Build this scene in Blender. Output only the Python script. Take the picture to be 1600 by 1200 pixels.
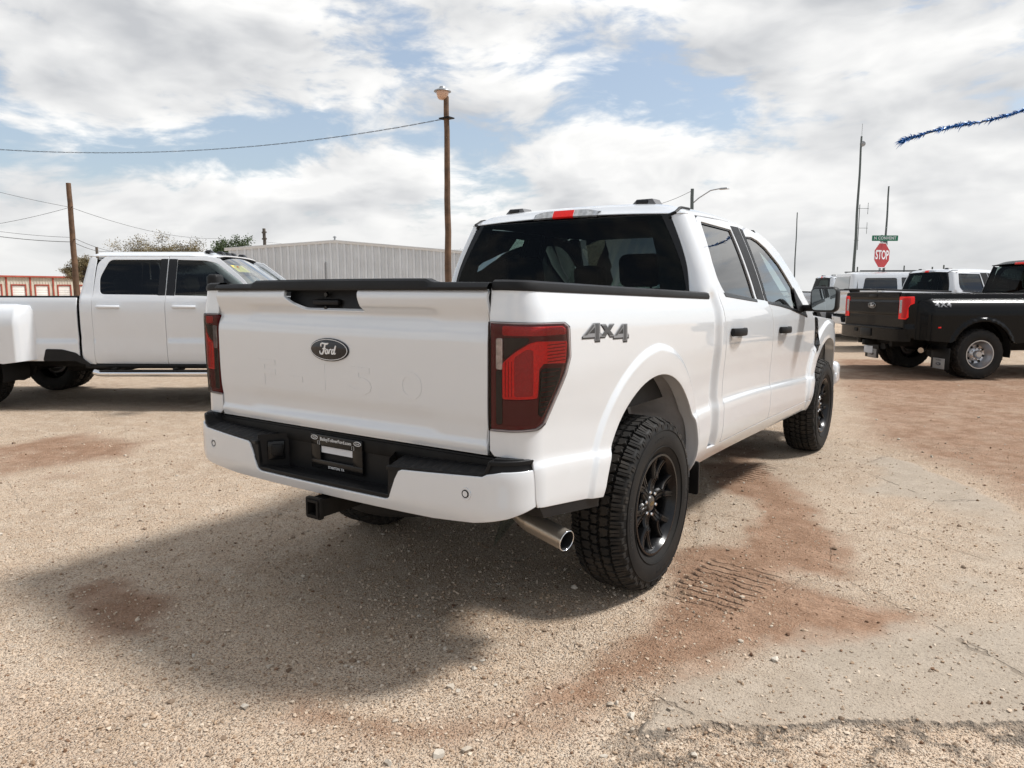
import bpy, bmesh, math, random
import numpy as np
from mathutils import Vector, Matrix
from mathutils.geometry import delaunay_2d_cdt

random.seed(7)
RNG = np.random.default_rng(11)
for _o in list(bpy.data.objects):
    bpy.data.objects.remove(_o)
SC = bpy.context.scene
COL = SC.collection

# ------------------------------------------------------------------ camera
CAM_POS = np.array([2.309, -3.160, 1.431])
YAW, PITCH, ROLL, FPX = math.radians(-34.58), math.radians(-7.31), math.radians(0.03), 1125.8
_f = np.array([math.sin(YAW) * math.cos(PITCH), math.cos(YAW) * math.cos(PITCH), math.sin(PITCH)])
_r = np.array([math.cos(YAW), -math.sin(YAW), 0.0])
_u = np.cross(_r, _f)
CR, CU, CF = _r * math.cos(ROLL) + _u * math.sin(ROLL), -_r * math.sin(ROLL) + _u * math.cos(ROLL), _f
HEAD = np.array([math.sin(YAW), math.cos(YAW), 0.0])
cam_d = bpy.data.cameras.new('camera')
cam_d.sensor_width = 36.0
cam_d.lens = 36.0 * FPX / 1600.0
cam_d.clip_start = 0.05
cam_d.clip_end = 9000.0
cam = bpy.data.objects.new('camera', cam_d)
COL.objects.link(cam)
_M = Matrix.Identity(4)
for _i in range(3):
    _M[_i][0], _M[_i][1], _M[_i][2], _M[_i][3] = CR[_i], CU[_i], -CF[_i], CAM_POS[_i]
cam.matrix_world = _M
SC.camera = cam


def at(px, py, depth):
    """World point seen at a photo pixel, at a horizontal distance ahead of the viewpoint."""
    d = CF + (px - 800) / FPX * CR - (py - 600) / FPX * CU
    return CAM_POS + d * (depth / float(d @ HEAD))


def ground_at(px, py, z=0.0):
    d = CF + (px - 800) / FPX * CR - (py - 600) / FPX * CU
    return CAM_POS + d * ((z - CAM_POS[2]) / d[2])


# ------------------------------------------------------------------ light
SUN_DIR = Vector((0.55, 0.50, 1.0)).normalized()
sun_d = bpy.data.lights.new('sun', 'SUN')
sun_d.energy = 4.7
sun_d.angle = math.radians(9.0)
sun_d.color = (1.0, 0.98, 0.95)
sun = bpy.data.objects.new('sun', sun_d)
sun.rotation_euler = SUN_DIR.to_track_quat('Z', 'Y').to_euler()
sun.location = (0, 0, 30)
COL.objects.link(sun)

SC.view_settings.view_transform = 'Standard'
SC.view_settings.look = 'None'
SC.view_settings.gamma = 1.0
SC.view_settings.use_curve_mapping = False
SC.view_settings.exposure = 0.08
SC.cycles.max_bounces = 6
SC.cycles.diffuse_bounces = 3
SC.cycles.glossy_bounces = 3
SC.cycles.use_adaptive_sampling = True
SC.cycles.adaptive_threshold = 0.02
SC.cycles.transparent_max_bounces = 12
SC.cycles.use_denoising = True
SC.cycles.sample_clamp_indirect = 6.0
SC.cycles.caustics_reflective = False
SC.cycles.caustics_refractive = False


class NT:
    """Tiny helper to write node graphs."""
    def __init__(self, tree):
        self.t = tree

    def n(self, typ, **kw):
        nd = self.t.nodes.new(typ)
        for k, v in kw.items():
            setattr(nd, k, v)
        return nd

    def put(self, sock, v):
        if v is None:
            return
        if hasattr(v, 'is_output') or isinstance(v, bpy.types.NodeSocket):
            self.t.links.new(v, sock)
        else:
            sock.default_value = v

    def math(self, op, a, b=None, c=None, clamp=False):
        nd = self.n('ShaderNodeMath', operation=op, use_clamp=clamp)
        for i, v in enumerate((a, b, c)):
            self.put(nd.inputs[i], v)
        return nd.outputs[0]

    def vmath(self, op, a, b=None, scale=None):
        nd = self.n('ShaderNodeVectorMath', operation=op)
        self.put(nd.inputs[0], a)
        self.put(nd.inputs[1], b)
        if scale is not None:
            self.put(nd.inputs[3], scale)
        return nd.outputs['Value'] if op in ('DOT_PRODUCT', 'LENGTH', 'DISTANCE') else nd.outputs[0]

    def smooth(self, x, a, b, o0=0.0, o1=1.0):
        nd = self.n('ShaderNodeMapRange', interpolation_type='SMOOTHSTEP')
        self.put(nd.inputs[0], x)
        for i, v in enumerate((a, b, o0, o1)):
            self.put(nd.inputs[i + 1], v)
        return nd.outputs[0]

    def mix(self, f, a, b, mode='MIX'):
        nd = self.n('ShaderNodeMix', data_type='RGBA', blend_type=mode)
        self.put(nd.inputs[0], f)
        self.put(nd.inputs[6], a)
        self.put(nd.inputs[7], b)
        return nd.outputs[2]

    def noise(self, vec, scale, detail=4.0, rough=0.5, dist=0.0, lac=2.0):
        nd = self.n('ShaderNodeTexNoise')
        self.put(nd.inputs['Vector'], vec)
        nd.inputs['Scale'].default_value = scale
        nd.inputs['Detail'].default_value = detail
        nd.inputs['Roughness'].default_value = rough
        nd.inputs['Distortion'].default_value = dist
        nd.inputs['Lacunarity'].default_value = lac
        return nd.outputs[0]

    def voronoi(self, vec, scale, feature='F1', rnd=1.0):
        nd = self.n('ShaderNodeTexVoronoi', feature=feature)
        self.put(nd.inputs['Vector'], vec)
        nd.inputs['Scale'].default_value = scale
        nd.inputs['Randomness'].default_value = rnd
        return nd


def c4(c):
    return (c[0], c[1], c[2], 1.0)


# ------------------------------------------------------------------ sky
def build_world():
    w = bpy.data.worlds.new('World')
    SC.world = w
    w.use_nodes = True
    w.cycles.sampling_method = 'NONE'
    g = NT(w.node_tree)
    w.node_tree.nodes.clear()
    sky = g.n('ShaderNodeTexSky', sky_type='NISHITA')
    sky.sun_disc = False
    sky.sun_elevation = math.asin(SUN_DIR.z)
    sky.sun_rotation = math.atan2(SUN_DIR.x, SUN_DIR.y)
    sky.air_density, sky.dust_density, sky.ozone_density = 1.2, 1.5, 1.0
    skyc = g.mix(1.0, sky.outputs[0], (0.125, 0.125, 0.13, 1), 'MULTIPLY')
    skyc = g.mix(0.34, skyc, (0.62, 0.70, 0.78, 1))
    tc = g.n('ShaderNodeTexCoord')
    d = g.vmath('NORMALIZE', tc.outputs['Generated'])
    sep = g.n('ShaderNodeSeparateXYZ')
    g.put(sep.inputs[0], d)
    dz = sep.outputs[2]
    # clouds lie in flat layers: stretch direction space so forms flatten
    v = g.vmath('MULTIPLY', d, (1.0, 1.0, 2.2))
    v2 = g.vmath('ADD', v, SKY_SEED)
    warp = g.n('ShaderNodeTexNoise')
    g.put(warp.inputs['Vector'], v2)
    warp.inputs['Scale'].default_value = 4.0
    warp.inputs['Detail'].default_value = 2.0
    wv = g.vmath('SUBTRACT', warp.outputs['Color'], (0.5, 0.5, 0.5))
    vw = g.vmath('SCALE', wv, scale=0.13)
    v3 = g.vmath('ADD', v2, vw)
    big = g.noise(v3, 3.6, 6.0, 0.55)
    sdir = g.vmath('ADD', v3, tuple(x * s * 0.050 for x, s in zip(SUN_DIR, (1, 1, 2.2))))
    big2 = g.noise(sdir, 3.6, 4.0, 0.55)
    fine = g.noise(g.vmath('MULTIPLY', v3, (1.0, 1.0, 1.35)), 17.0, 5.0, 0.58)
    cov = g.math('ADD', big, g.math('MULTIPLY', g.math('SUBTRACT', fine, 0.5), 0.58))
    # broad openings and banks of the sky over the lot
    bias = None
    vb = g.vmath('ADD', v, vw)
    for (px, py, rad, amt) in SKY_SPOTS:
        c = np.array(at(px, py, 100.0)) - CAM_POS
        c = c / np.linalg.norm(c)
        dist = g.vmath('DISTANCE', vb, (c[0], c[1], c[2] * 2.2))
        s = g.smooth(dist, rad, rad * 0.1, 0.0, amt * (0.80 if amt < 0 else 1.0))
        bias = s if bias is None else g.math('ADD', bias, s)
    cov = g.math('ADD', cov, bias)
    cov = g.math('ADD', cov, g.smooth(dz, 0.14, 0.0, 0.0, 0.16))
    dens = g.smooth(cov, 0.36, 0.58)
    thick = g.smooth(cov, 0.52, 0.82)
    rel = g.math('MULTIPLY', g.math('SUBTRACT', big, big2), 3.6)
    lit = g.math('ADD', g.math('ADD', 0.66, rel), g.math('MULTIPLY', g.math('SUBTRACT', fine, 0.5), 0.75), clamp=True)
    lit = g.math('SUBTRACT', lit, g.math('MULTIPLY', thick, 0.25), clamp=True)
    ccol = g.mix(lit, CLOUD_DARK, CLOUD_LIGHT)
    ccol = g.mix(g.smooth(dz, 0.13, 0.0, 0.0, 0.60), ccol, CLOUD_HAZE)
    col = g.mix(dens, skyc, ccol)
    # below the horizon the air stays as pale as at the horizon
    bg = g.n('ShaderNodeBackground')
    g.put(bg.inputs[0], col)
    bg.inputs[1].default_value = 1.0
    out = g.n('ShaderNodeOutputWorld')
    w.node_tree.links.new(bg.outputs[0], out.inputs[0])


SKY_SEED = (3.1, 7.7, 1.3)
SKY_SPOTS = [(60, 215, 0.12, -0.16), (200, 245, 0.12, -0.20), (370, 232, 0.13, -0.20), (500, 200, 0.11, -0.16), (600, 45, 0.11, -0.16), (660, 105, 0.10, -0.16),
             (780, 100, 0.10, -0.10), (870, 105, 0.10, -0.12), (960, 165, 0.10, -0.09), (1110, 165, 0.11, -0.08), (1230, 190, 0.09, -0.10), (1450, 110, 0.10, -0.08), (690, 215, 0.08, -0.08), (1585, 85, 0.08, -0.10),
             (160, 90, 0.27, 0.16), (430, 110, 0.17, 0.12), (560, 285, 0.15, 0.20), (1330, 60, 0.28, 0.16), (1300, 320, 0.30, 0.14),
             (200, 330, 0.2, 0.14), (930, 280, 0.22, 0.14), (1500, 250, 0.2, 0.1)]
CLOUD_DARK = (0.55, 0.565, 0.59, 1)
CLOUD_LIGHT = (1.0, 0.995, 0.98, 1)
CLOUD_HAZE = (0.74, 0.745, 0.74, 1)
build_world()

# ------------------------------------------------------------------ materials
MATS = {}


def mat(name, base, rough=0.5, metal=0.0, coat=0.0, coat_rough=0.03, var=0.0, vscale=8.0, bump=0.0, bscale=60.0, spec=0.5, rvar=0.0, dust=0.0):
    if name in MATS:
        return MATS[name]
    m = bpy.data.materials.new(name)
    m.use_nodes = True
    g = NT(m.node_tree)
    b = m.node_tree.nodes['Principled BSDF']
    b.inputs['Base Color'].default_value = c4(base)
    b.inputs['Roughness'].default_value = rough
    b.inputs['Metallic'].default_value = metal
    b.inputs['Coat Weight'].default_value = coat
    b.inputs['Coat Roughness'].default_value = coat_rough
    b.inputs['Specular IOR Level'].default_value = spec
    tc = g.n('ShaderNodeTexCoord')
    pos = tc.outputs['Object']
    col = None
    if var:
        n = g.noise(pos, vscale, 6.0, 0.6)
        f = g.smooth(n, 0.3, 0.7, 1.0 - var, 1.0 + var)
        cc = g.n('ShaderNodeCombineColor')
        for i in range(3):
            g.put(cc.inputs[i], g.math('MULTIPLY', f, base[i]))
        col = cc.outputs[0]
    if dust:
        geo = g.n('ShaderNodeNewGeometry')
        sx = g.n('ShaderNodeSeparateXYZ')
        g.put(sx.inputs[0], geo.outputs['Position'])
        n2 = g.noise(pos, 5.0, 7.0, 0.65)
        fac = g.math('MULTIPLY', g.smooth(n2, 0.35, 0.75), dust)
        fac = g.math('MULTIPLY', fac, g.smooth(sx.outputs[2], 1.3, 0.3, 0.25, 1.0))
        col = g.mix(fac, col if col is not None else c4(base), (0.34, 0.27, 0.20, 1))
    if col is not None:
        g.put(b.inputs['Base Color'], col)
    if rvar:
        n = g.noise(pos, 3.0, 6.0, 0.6)
        g.put(b.inputs['Roughness'], g.smooth(n, 0.3, 0.7, max(0.02, rough - rvar), rough + rvar))
    if bump:
        bp = g.n('ShaderNodeBump')
        bp.inputs['Strength'].default_value = 1.0
        bp.inputs['Distance'].default_value = bump
        g.put(bp.inputs['Height'], g.noise(pos, bscale, 4.0, 0.6))
        g.put(b.inputs['Normal'], bp.outputs[0])
    MATS[name] = m
    return m


def glass(name, tint, gloss=1.0, boost=1.7):
    if name in MATS:
        return MATS[name]
    m = bpy.data.materials.new(name)
    m.use_nodes = True
    g = NT(m.node_tree)
    m.node_tree.nodes.clear()
    tr = g.n('ShaderNodeBsdfTransparent')
    tr.inputs[0].default_value = c4(tint)
    gl = g.n('ShaderNodeBsdfGlossy')
    gl.inputs['Roughness'].default_value = 0.01
    gl.inputs['Color'].default_value = (gloss, gloss, gloss, 1)
    lw = g.n('ShaderNodeFresnel')
    lw.inputs['IOR'].default_value = 1.52
    fr = g.math('MULTIPLY', lw.outputs[0], boost, clamp=True)
    geo = g.n('ShaderNodeNewGeometry')
    mx = g.n('ShaderNodeMixShader')
    g.put(mx.inputs[0], fr)
    m.node_tree.links.new(tr.outputs[0], mx.inputs[1])
    m.node_tree.links.new(gl.outputs[0], mx.inputs[2])
    out = g.n('ShaderNodeOutputMaterial')
    m.node_tree.links.new(mx.outputs[0], out.inputs[0])
    MATS[name] = m
    return m


WHITE = mat('white_paint', (0.620, 0.640, 0.660), 0.35, coat=1.0, coat_rough=0.02, dust=0.05)
WHITE2 = mat('white_paint_other', (0.640, 0.660, 0.680), 0.35, coat=1.0, coat_rough=0.03, dust=0.08)
BLACKP = mat('black_paint', (0.003, 0.003, 0.0033), 0.25, coat=0.14, coat_rough=0.05, spec=0.12, dust=0.006)
DKGREY = mat('dark_grey_paint', (0.030, 0.033, 0.037), 0.3, coat=1.0)
PLASTIC = mat('black_plastic', (0.0075, 0.0075, 0.008), 0.50, bump=0.0004, bscale=400, rvar=0.08, spec=0.22, dust=0.012)
GLOSSB = mat('gloss_black', (0.006, 0.006, 0.0065), 0.22, spec=0.32)
GAP = mat('seam_black', (0.006, 0.006, 0.006), 0.8)
RUBBER = mat('tyre_rubber', (0.010, 0.010, 0.010), 0.62, bump=0.0006, bscale=120, spec=0.22, dust=0.03)
TREADM = mat('tread_rubber', (0.017, 0.0165, 0.016), 0.75, bump=0.0008, bscale=150, spec=0.2, dust=0.10)
CHROME = mat('chrome', (0.75, 0.75, 0.76), 0.10, 1.0)
STEEL = mat('brushed_steel', (0.48, 0.46, 0.43), 0.28, 1.0, rvar=0.1)
DARKST = mat('dark_steel', (0.010, 0.0095, 0.009), 0.6, 0.2, var=0.4, spec=0.2, dust=0.03)
LINER = mat('wheel_liner', (0.48, 0.48, 0.49), 0.7, var=0.12, dust=0.15)
REDL = mat('red_lens', (1.0, 0.012, 0.008), 0.30, coat=0.1, spec=0.3)
REDD = mat('dark_red_lens', (0.10, 0.002, 0.005), 0.25, coat=0.1, spec=0.2)
REDM = mat('mid_red_lens', (0.52, 0.006, 0.008), 0.30, coat=0.1, spec=0.3)
SMOKE = mat('smoked_lens', (0.016, 0.013, 0.013), 0.2, coat=0.1, spec=0.2)
CLEARL = mat('clear_lens', (0.42, 0.43, 0.44), 0.15, 0.5, coat=1.0, var=0.3, vscale=45)
WLET = mat('white_letter', (0.75, 0.75, 0.75), 0.4)
OVALB = mat('emblem_black', (0.004, 0.005, 0.009), 0.15, coat=0.4, spec=0.3)
DECG = mat('decal_grey', (0.055, 0.058, 0.062), 0.35)
DECB = mat('decal_black', (0.02, 0.02, 0.022), 0.4)
DECL = mat('decal_light', (0.21, 0.215, 0.225), 0.35)
SEAT = mat('seat_fabric', (0.005, 0.005, 0.0055), 0.9, spec=0.1)
SEATT = mat('seat_tan', (0.20, 0.17, 0.14), 0.8)
G_DARK = glass('privacy_glass', (0.13, 0.155, 0.15), 0.9, 1.6)
G_BACK = glass('back_glass', (0.235, 0.30, 0.275), 0.12)
G_FRONT = glass('door_glass', (0.46, 0.58, 0.54), 0.9, 1.6)
G_WIND = glass('windscreen_glass', (0.78, 0.88, 0.84))
LENS = glass('outer_lens_glass', (1.0, 0.93, 0.93), 0.4, 1.0)
MIRROR = mat('mirror_glass', (0.28, 0.31, 0.32), 0.03, 1.0)


def facets(m, scale, dist):
    g = NT(m.node_tree)
    tc = g.n('ShaderNodeTexCoord')
    v = g.voronoi(tc.outputs['Object'], scale)
    bp = g.n('ShaderNodeBump')
    bp.inputs['Strength'].default_value = 1.0
    bp.inputs['Distance'].default_value = dist
    g.put(bp.inputs['Height'], v.outputs['Distance'])
    g.put(m.node_tree.nodes['Principled BSDF'].inputs['Normal'], bp.outputs[0])
    sc = g.n('ShaderNodeSeparateColor')
    g.put(sc.inputs[0], v.outputs['Color'])
    b = m.node_tree.nodes['Principled BSDF']
    c0 = tuple(b.inputs['Base Color'].default_value)
    g.put(b.inputs['Base Color'], g.mix(g.smooth(sc.outputs[0], 0.0, 1.0, 0.0, 0.35), c0, tuple(x * 0.55 for x in c0[:3]) + (1,)))


for _m in (WHITE, WHITE2):
    _m.node_tree.nodes['Principled BSDF'].inputs['Coat IOR'].default_value = 1.75

facets(REDL, 190.0, 0.0012)
facets(REDM, 170.0, 0.0012)

# ------------------------------------------------------------------ mesh helpers
def add_mesh(name, verts, faces, material, parent=None, normals=None, angle=35.0, link=True):
    me = bpy.data.meshes.new(name)
    verts = np.asarray(verts, dtype=np.float64)
    if isinstance(faces, np.ndarray):
        nf, k = faces.shape
        me.vertices.add(len(verts))
        me.vertices.foreach_set('co', verts.astype(np.float32).ravel())
        me.loops.add(nf * k)
        me.loops.foreach_set('vertex_index', faces.astype(np.int32).ravel())
        me.polygons.add(nf)
        me.polygons.foreach_set('loop_start', np.arange(0, nf * k, k, dtype=np.int32))
        me.update(calc_edges=True)
    else:
        me.from_pydata([tuple(v) for v in verts], [], [tuple(int(i) for i in f) for f in faces])
    me.validate()
    me.shade_smooth()
    if normals is not None:
        me.normals_split_custom_set_from_vertices([tuple(n) for n in normals])
    elif angle is not None:
        me.set_sharp_from_angle(angle=math.radians(angle))
    if material is not None:
        me.materials.append(material)
    o = bpy.data.objects.new(name, me)
    if link:
        COL.objects.link(o)
    if parent is not None:
        o.parent = parent
    return o


def empty(name, loc=(0, 0, 0), rz=0.0):
    o = bpy.data.objects.new(name, None)
    o.empty_display_size = 0.2
    o.location = loc
    o.rotation_euler = (0, 0, rz)
    COL.objects.link(o)
    return o


def tag(o, label=None, category=None, group=None, kind=None):
    if label:
        o['label'] = label
    if category:
        o['category'] = category
    if group:
        o['group'] = group
    if kind:
        o['kind'] = kind
    return o


def copy_tree(o, parent=None):
    c = o.copy()
    COL.objects.link(c)
    c.parent = parent
    for ch in o.children:
        copy_tree(ch, c)
    return c


class MB:
    """Collects shapes into one mesh."""
    def __init__(self):
        self.v, self.f = [], []

    def add(self, verts, faces):
        n = len(self.v)
        self.v.extend([tuple(map(float, p)) for p in verts])
        self.f.extend([tuple(int(i) + n for i in f) for f in faces])
        return self

    def box(self, c, size, bevel=0.0, seg=2, rot=None, taper=None):
        bm = bmesh.new()
        bmesh.ops.create_cube(bm, size=1.0)
        for v in bm.verts:
            v.co = Vector((v.co.x * size[0], v.co.y * size[1], v.co.z * size[2]))
            if taper and v.co.z > 0:
                v.co.x *= taper[0]
                v.co.y *= taper[1]
        if bevel:
            bmesh.ops.bevel(bm, geom=list(bm.edges), offset=bevel, segments=seg, profile=0.5, affect='EDGES')
        M = (rot.to_4x4() if rot is not None else Matrix.Identity(4))
        M = Matrix.Translation(Vector(c)) @ M
        bm.verts.index_update()
        self.add([M @ v.co for v in bm.verts], [[v.index for v in f.verts] for f in bm.faces])
        bm.free()
        return self

    def tube(self, pts, rad, n=10, cap=True, closed=False):
        pts = [np.array(p, float) for p in pts]
        m = len(pts)
        rad = rad if hasattr(rad, '__len__') else [rad] * m
        vs, fs = [], []
        prev = None
        for i, p in enumerate(pts):
            if closed:
                t = pts[(i + 1) % m] - pts[i - 1]
            else:
                t = pts[min(i + 1, m - 1)] - pts[max(i - 1, 0)]
            t = t / (np.linalg.norm(t) + 1e-12)
            if prev is None:
                a = np.array([0, 0, 1.0]) if abs(t[2]) < 0.9 else np.array([1.0, 0, 0])
            else:
                a = prev
            b1 = a - t * (a @ t)
            b1 /= np.linalg.norm(b1)
            prev = b1
            b2 = np.cross(t, b1)
            for k in range(n):
                an = 2 * math.pi * k / n
                vs.append(p + rad[i] * (math.cos(an) * b1 + math.sin(an) * b2))
        for i in range(m if closed else m - 1):
            j = (i + 1) % m
            for k in range(n):
                fs.append((i * n + k, i * n + (k + 1) % n, j * n + (k + 1) % n, j * n + k))
        if cap and not closed:
            fs.append(tuple(range(n - 1, -1, -1)))
            fs.append(tuple((m - 1) * n + k for k in range(n)))
        return self.add(vs, fs)

    def lathe(self, prof, n=32, axis='z', origin=(0, 0, 0), closed=False):
        """prof: list of (radius, height along axis)."""
        vs, fs = [], []
        m = len(prof)
        for k in range(n):
            a = 2 * math.pi * k / n
            for (r, h) in prof:
                c, s = r * math.cos(a), r * math.sin(a)
                p = {'z': (c, s, h), 'x': (h, c, s), 'y': (s, h, c)}[axis]
                vs.append((p[0] + origin[0], p[1] + origin[1], p[2] + origin[2]))
        for k in range(n):
            k2 = (k + 1) % n
            for i in range(m if closed else m - 1):
                j = (i + 1) % m
                fs.append((k * m + i, k2 * m + i, k2 * m + j, k * m + j))
        return self.add(vs, fs)

    def prism(self, poly, h0, h1, fn=None):
        """Extrude a 2D polygon (a, b) from h0 to h1; fn maps (a, b, h) to 3D."""
        fn = fn or (lambda a, b, h: (a, b, h))
        n = len(poly)
        vs = [fn(a, b, h0) for a, b in poly] + [fn(a, b, h1) for a, b in poly]
        fs = [tuple(range(n - 1, -1, -1)), tuple(range(n, 2 * n))]
        for i in range(n):
            j = (i + 1) % n
            fs.append((i, j, n + j, n + i))
        return self.add(vs, fs)

    def grid(self, P):
        """P: array (m, n, 3)."""
        m, n, _ = P.shape
        fs = [(i * n + j, i * n + j + 1, (i + 1) * n + j + 1, (i + 1) * n + j) for i in range(m - 1) for j in range(n - 1)]
        return self.add(P.reshape(-1, 3), fs)

    def mirror(self):
        self.v = [(-x, y, z) for x, y, z in self.v]
        self.f = [tuple(reversed(f)) for f in self.f]
        return self

    def build(self, name, material, parent=None, angle=35.0):
        return add_mesh(name, self.v, self.f, material, parent, angle=angle)


def mirrored(o, name=None, parent=None):
    """A new object whose mesh is the mirror image of o in x."""
    me = o.data
    n = len(me.vertices)
    co = np.empty(n * 3, np.float32)
    me.vertices.foreach_get('co', co)
    co = co.reshape(-1, 3)
    co[:, 0] *= -1
    faces = [tuple(reversed(p.vertices)) for p in me.polygons]
    nor = None
    key = me.get('vnor')
    if key is not None:
        nor = VNORM[key].copy()
        nor[:, 0] *= -1
    return add_mesh(name or o.name.split('.')[0], co, faces, me.materials[0] if me.materials else None, parent or o.parent, normals=nor)


VNORM = {}


def inside(P, poly):
    x, y = P[:, 0], P[:, 1]
    r = np.zeros(len(P), bool)
    q = np.asarray(poly, float)
    j = len(q) - 1
    for i in range(len(q)):
        xi, yi, xj, yj = q[i, 0], q[i, 1], q[j, 0], q[j, 1]
        if yi != yj:
            c = ((yi > y) != (yj > y)) & (x < (xj - xi) * (y - yi) / (yj - yi) + xi)
            r ^= c
        j = i
    return r


def resample(poly, res):
    out = []
    n = len(poly)
    for i in range(n):
        a, b = np.array(poly[i], float), np.array(poly[(i + 1) % n], float)
        k = max(1, int(math.ceil(np.linalg.norm(b - a) / res)))
        for t in range(k):
            out.append(a + (b - a) * t / k)
    return np.array(out)


def dist_poly(P, poly):
    q = np.asarray(poly, float)
    d = np.full(len(P), 1e9)
    for i in range(len(q)):
        a, b = q[i], q[(i + 1) % len(q)]
        ab = b - a
        t = np.clip(((P - a) @ ab) / (ab @ ab + 1e-12), 0, 1)
        d = np.minimum(d, np.linalg.norm(P - (a + t[:, None] * ab), axis=1))
    return d


def area2(p):
    p = np.asarray(p, float)
    return 0.5 * np.sum(p[:, 0] * np.roll(p[:, 1], -1) - np.roll(p[:, 0], -1) * p[:, 1])


def rounded(poly, rad, seg=4):
    """Round the corners of a 2D polygon; rad is one radius or one per corner."""
    n = len(poly)
    out = []
    for i in range(n):
        p0, p1, p2 = (np.array(poly[(i + k) % n], float) for k in (-1, 0, 1))
        r = rad[i] if hasattr(rad, '__len__') else rad
        a, b = p0 - p1, p2 - p1
        la, lb = np.linalg.norm(a), np.linalg.norm(b)
        t = min(r, la * 0.45, lb * 0.45)
        if r <= 0 or t < 1e-5:
            out.append(tuple(p1))
            continue
        s, e = p1 + a / la * t, p1 + b / lb * t
        for k in range(seg + 1):
            u = k / seg
            out.append(tuple((1 - u) ** 2 * s + 2 * u * (1 - u) * p1 + u * u * e))
    return out


def panel(name, poly, fn, material, parent=None, res=0.02, holes=(), flange=0.014, r=0.0035, eps=1e-3, lift=0.0, extra=None):
    """A sheet cut to a 2D outline and laid on the surface fn(u, v), with a rounded, turned-in rim."""
    poly = [tuple(p) for p in poly]
    if area2(poly) < 0:
        poly = poly[::-1]
    loops = [resample(poly, res)]
    for h in holes:
        h = [tuple(p) for p in h]
        if area2(h) > 0:
            h = h[::-1]
        loops.append(resample(h, res))
    lo, hi = loops[0].min(0), loops[0].max(0)
    gx, gy = np.arange(lo[0] + res / 2, hi[0], res), np.arange(lo[1] + res / 2, hi[1], res)
    G = np.stack(np.meshgrid(gx, gy), -1).reshape(-1, 2) if len(gx) and len(gy) else np.zeros((0, 2))
    if len(G):
        k = inside(G, loops[0])
        for h in loops[1:]:
            k &= ~inside(G, h)
        G = G[k]
        if len(G):
            dd = dist_poly(G, loops[0])
            for h in loops[1:]:
                dd = np.minimum(dd, dist_poly(G, h))
            G = G[dd > res * 0.45]
        if extra is not None and len(G):
            E = np.asarray(extra, float)
            k = inside(E, loops[0])
            for h in loops[1:]:
                k &= ~inside(E, h)
            E = E[k]
            if len(E):
                dd = dist_poly(E, loops[0])
                for h in loops[1:]:
                    dd = np.minimum(dd, dist_poly(E, h))
                E = E[dd > .004]
                cell = set((int(p[0] / (res * .6)), int(p[1] / (res * .6))) for p in E)
                keep = [i for i, p in enumerate(G) if not any((int(p[0] / (res * .6)) + dx, int(p[1] / (res * .6)) + dy) in cell for dx in (-1, 0, 1) for dy in (-1, 0, 1))]
                G = np.concatenate([G[keep], E])
    pts, edges, off = [], [], 0
    for L in loops:
        n = len(L)
        pts.append(L)
        edges += [(off + i, off + (i + 1) % n) for i in range(n)]
        off += n
    nb = off
    A = np.concatenate(pts + [G]) if len(G) else np.concatenate(pts)
    ov, oe, of, a1, a2, a3 = delaunay_2d_cdt([Vector((float(a), float(b))) for a, b in A], edges, [], 0, 1e-6)
    UV = np.array([(v.x, v.y) for v in ov])
    F = np.array([tuple(f) for f in of], int)
    cen = UV[F].mean(1)
    k = inside(cen, loops[0])
    for h in loops[1:]:
        k &= ~inside(cen, h)
    F = F[k]
    e1, e2 = UV[F[:, 1]] - UV[F[:, 0]], UV[F[:, 2]] - UV[F[:, 0]]
    neg = (e1[:, 0] * e2[:, 1] - e1[:, 1] * e2[:, 0]) < 0
    F[neg] = F[neg][:, ::-1]

    def surf(U):
        return np.asarray(fn(U[:, 0], U[:, 1]))

    def nrm(U):
        du = surf(U + [eps, 0]) - surf(U - [eps, 0])
        dv = surf(U + [0, eps]) - surf(U - [0, eps])
        N = np.cross(du, dv)
        return N / (np.linalg.norm(N, axis=1, keepdims=True) + 1e-12)
    N = nrm(UV)
    V = surf(UV) + N * lift
    verts, normals, faces = [V], [N], [F]
    base = len(V)
    quads = []
    if flange:
        for L in loops:
            Nn = nrm(L)
            P = surf(L) + Nn * lift
            t = np.roll(P, -1, 0) - np.roll(P, 1, 0)
            t /= np.linalg.norm(t, axis=1, keepdims=True) + 1e-12
            T = np.cross(t, Nn)
            T /= np.linalg.norm(T, axis=1, keepdims=True) + 1e-12
            m = len(L)
            rings = [(P, Nn), (P + T * r * 0.7 - Nn * r * 0.3, (Nn + T) / 1.4142), (P + T * r - Nn * r, T), (P + T * r - Nn * flange, T)]
            b0 = base
            for (p, nn) in rings:
                verts.append(p)
                normals.append(nn)
                base += m
            for q in range(3):
                for i in range(m):
                    j = (i + 1) % m
                    quads.append((b0 + q * m + i, b0 + (q + 1) * m + i, b0 + (q + 1) * m + j, b0 + q * m + j))
    V = np.concatenate(verts)
    N = np.concatenate(normals)
    if quads:
        Q = np.array(quads)
        F = np.concatenate([F, Q[:, [0, 1, 2]], Q[:, [0, 2, 3]]])
    o = add_mesh(name, V, F, material, parent, normals=N)
    key = 'n%d' % len(VNORM)
    if len(o.data.vertices) == len(N):
        VNORM[key] = N
        o.data['vnor'] = key
    return o


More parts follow.
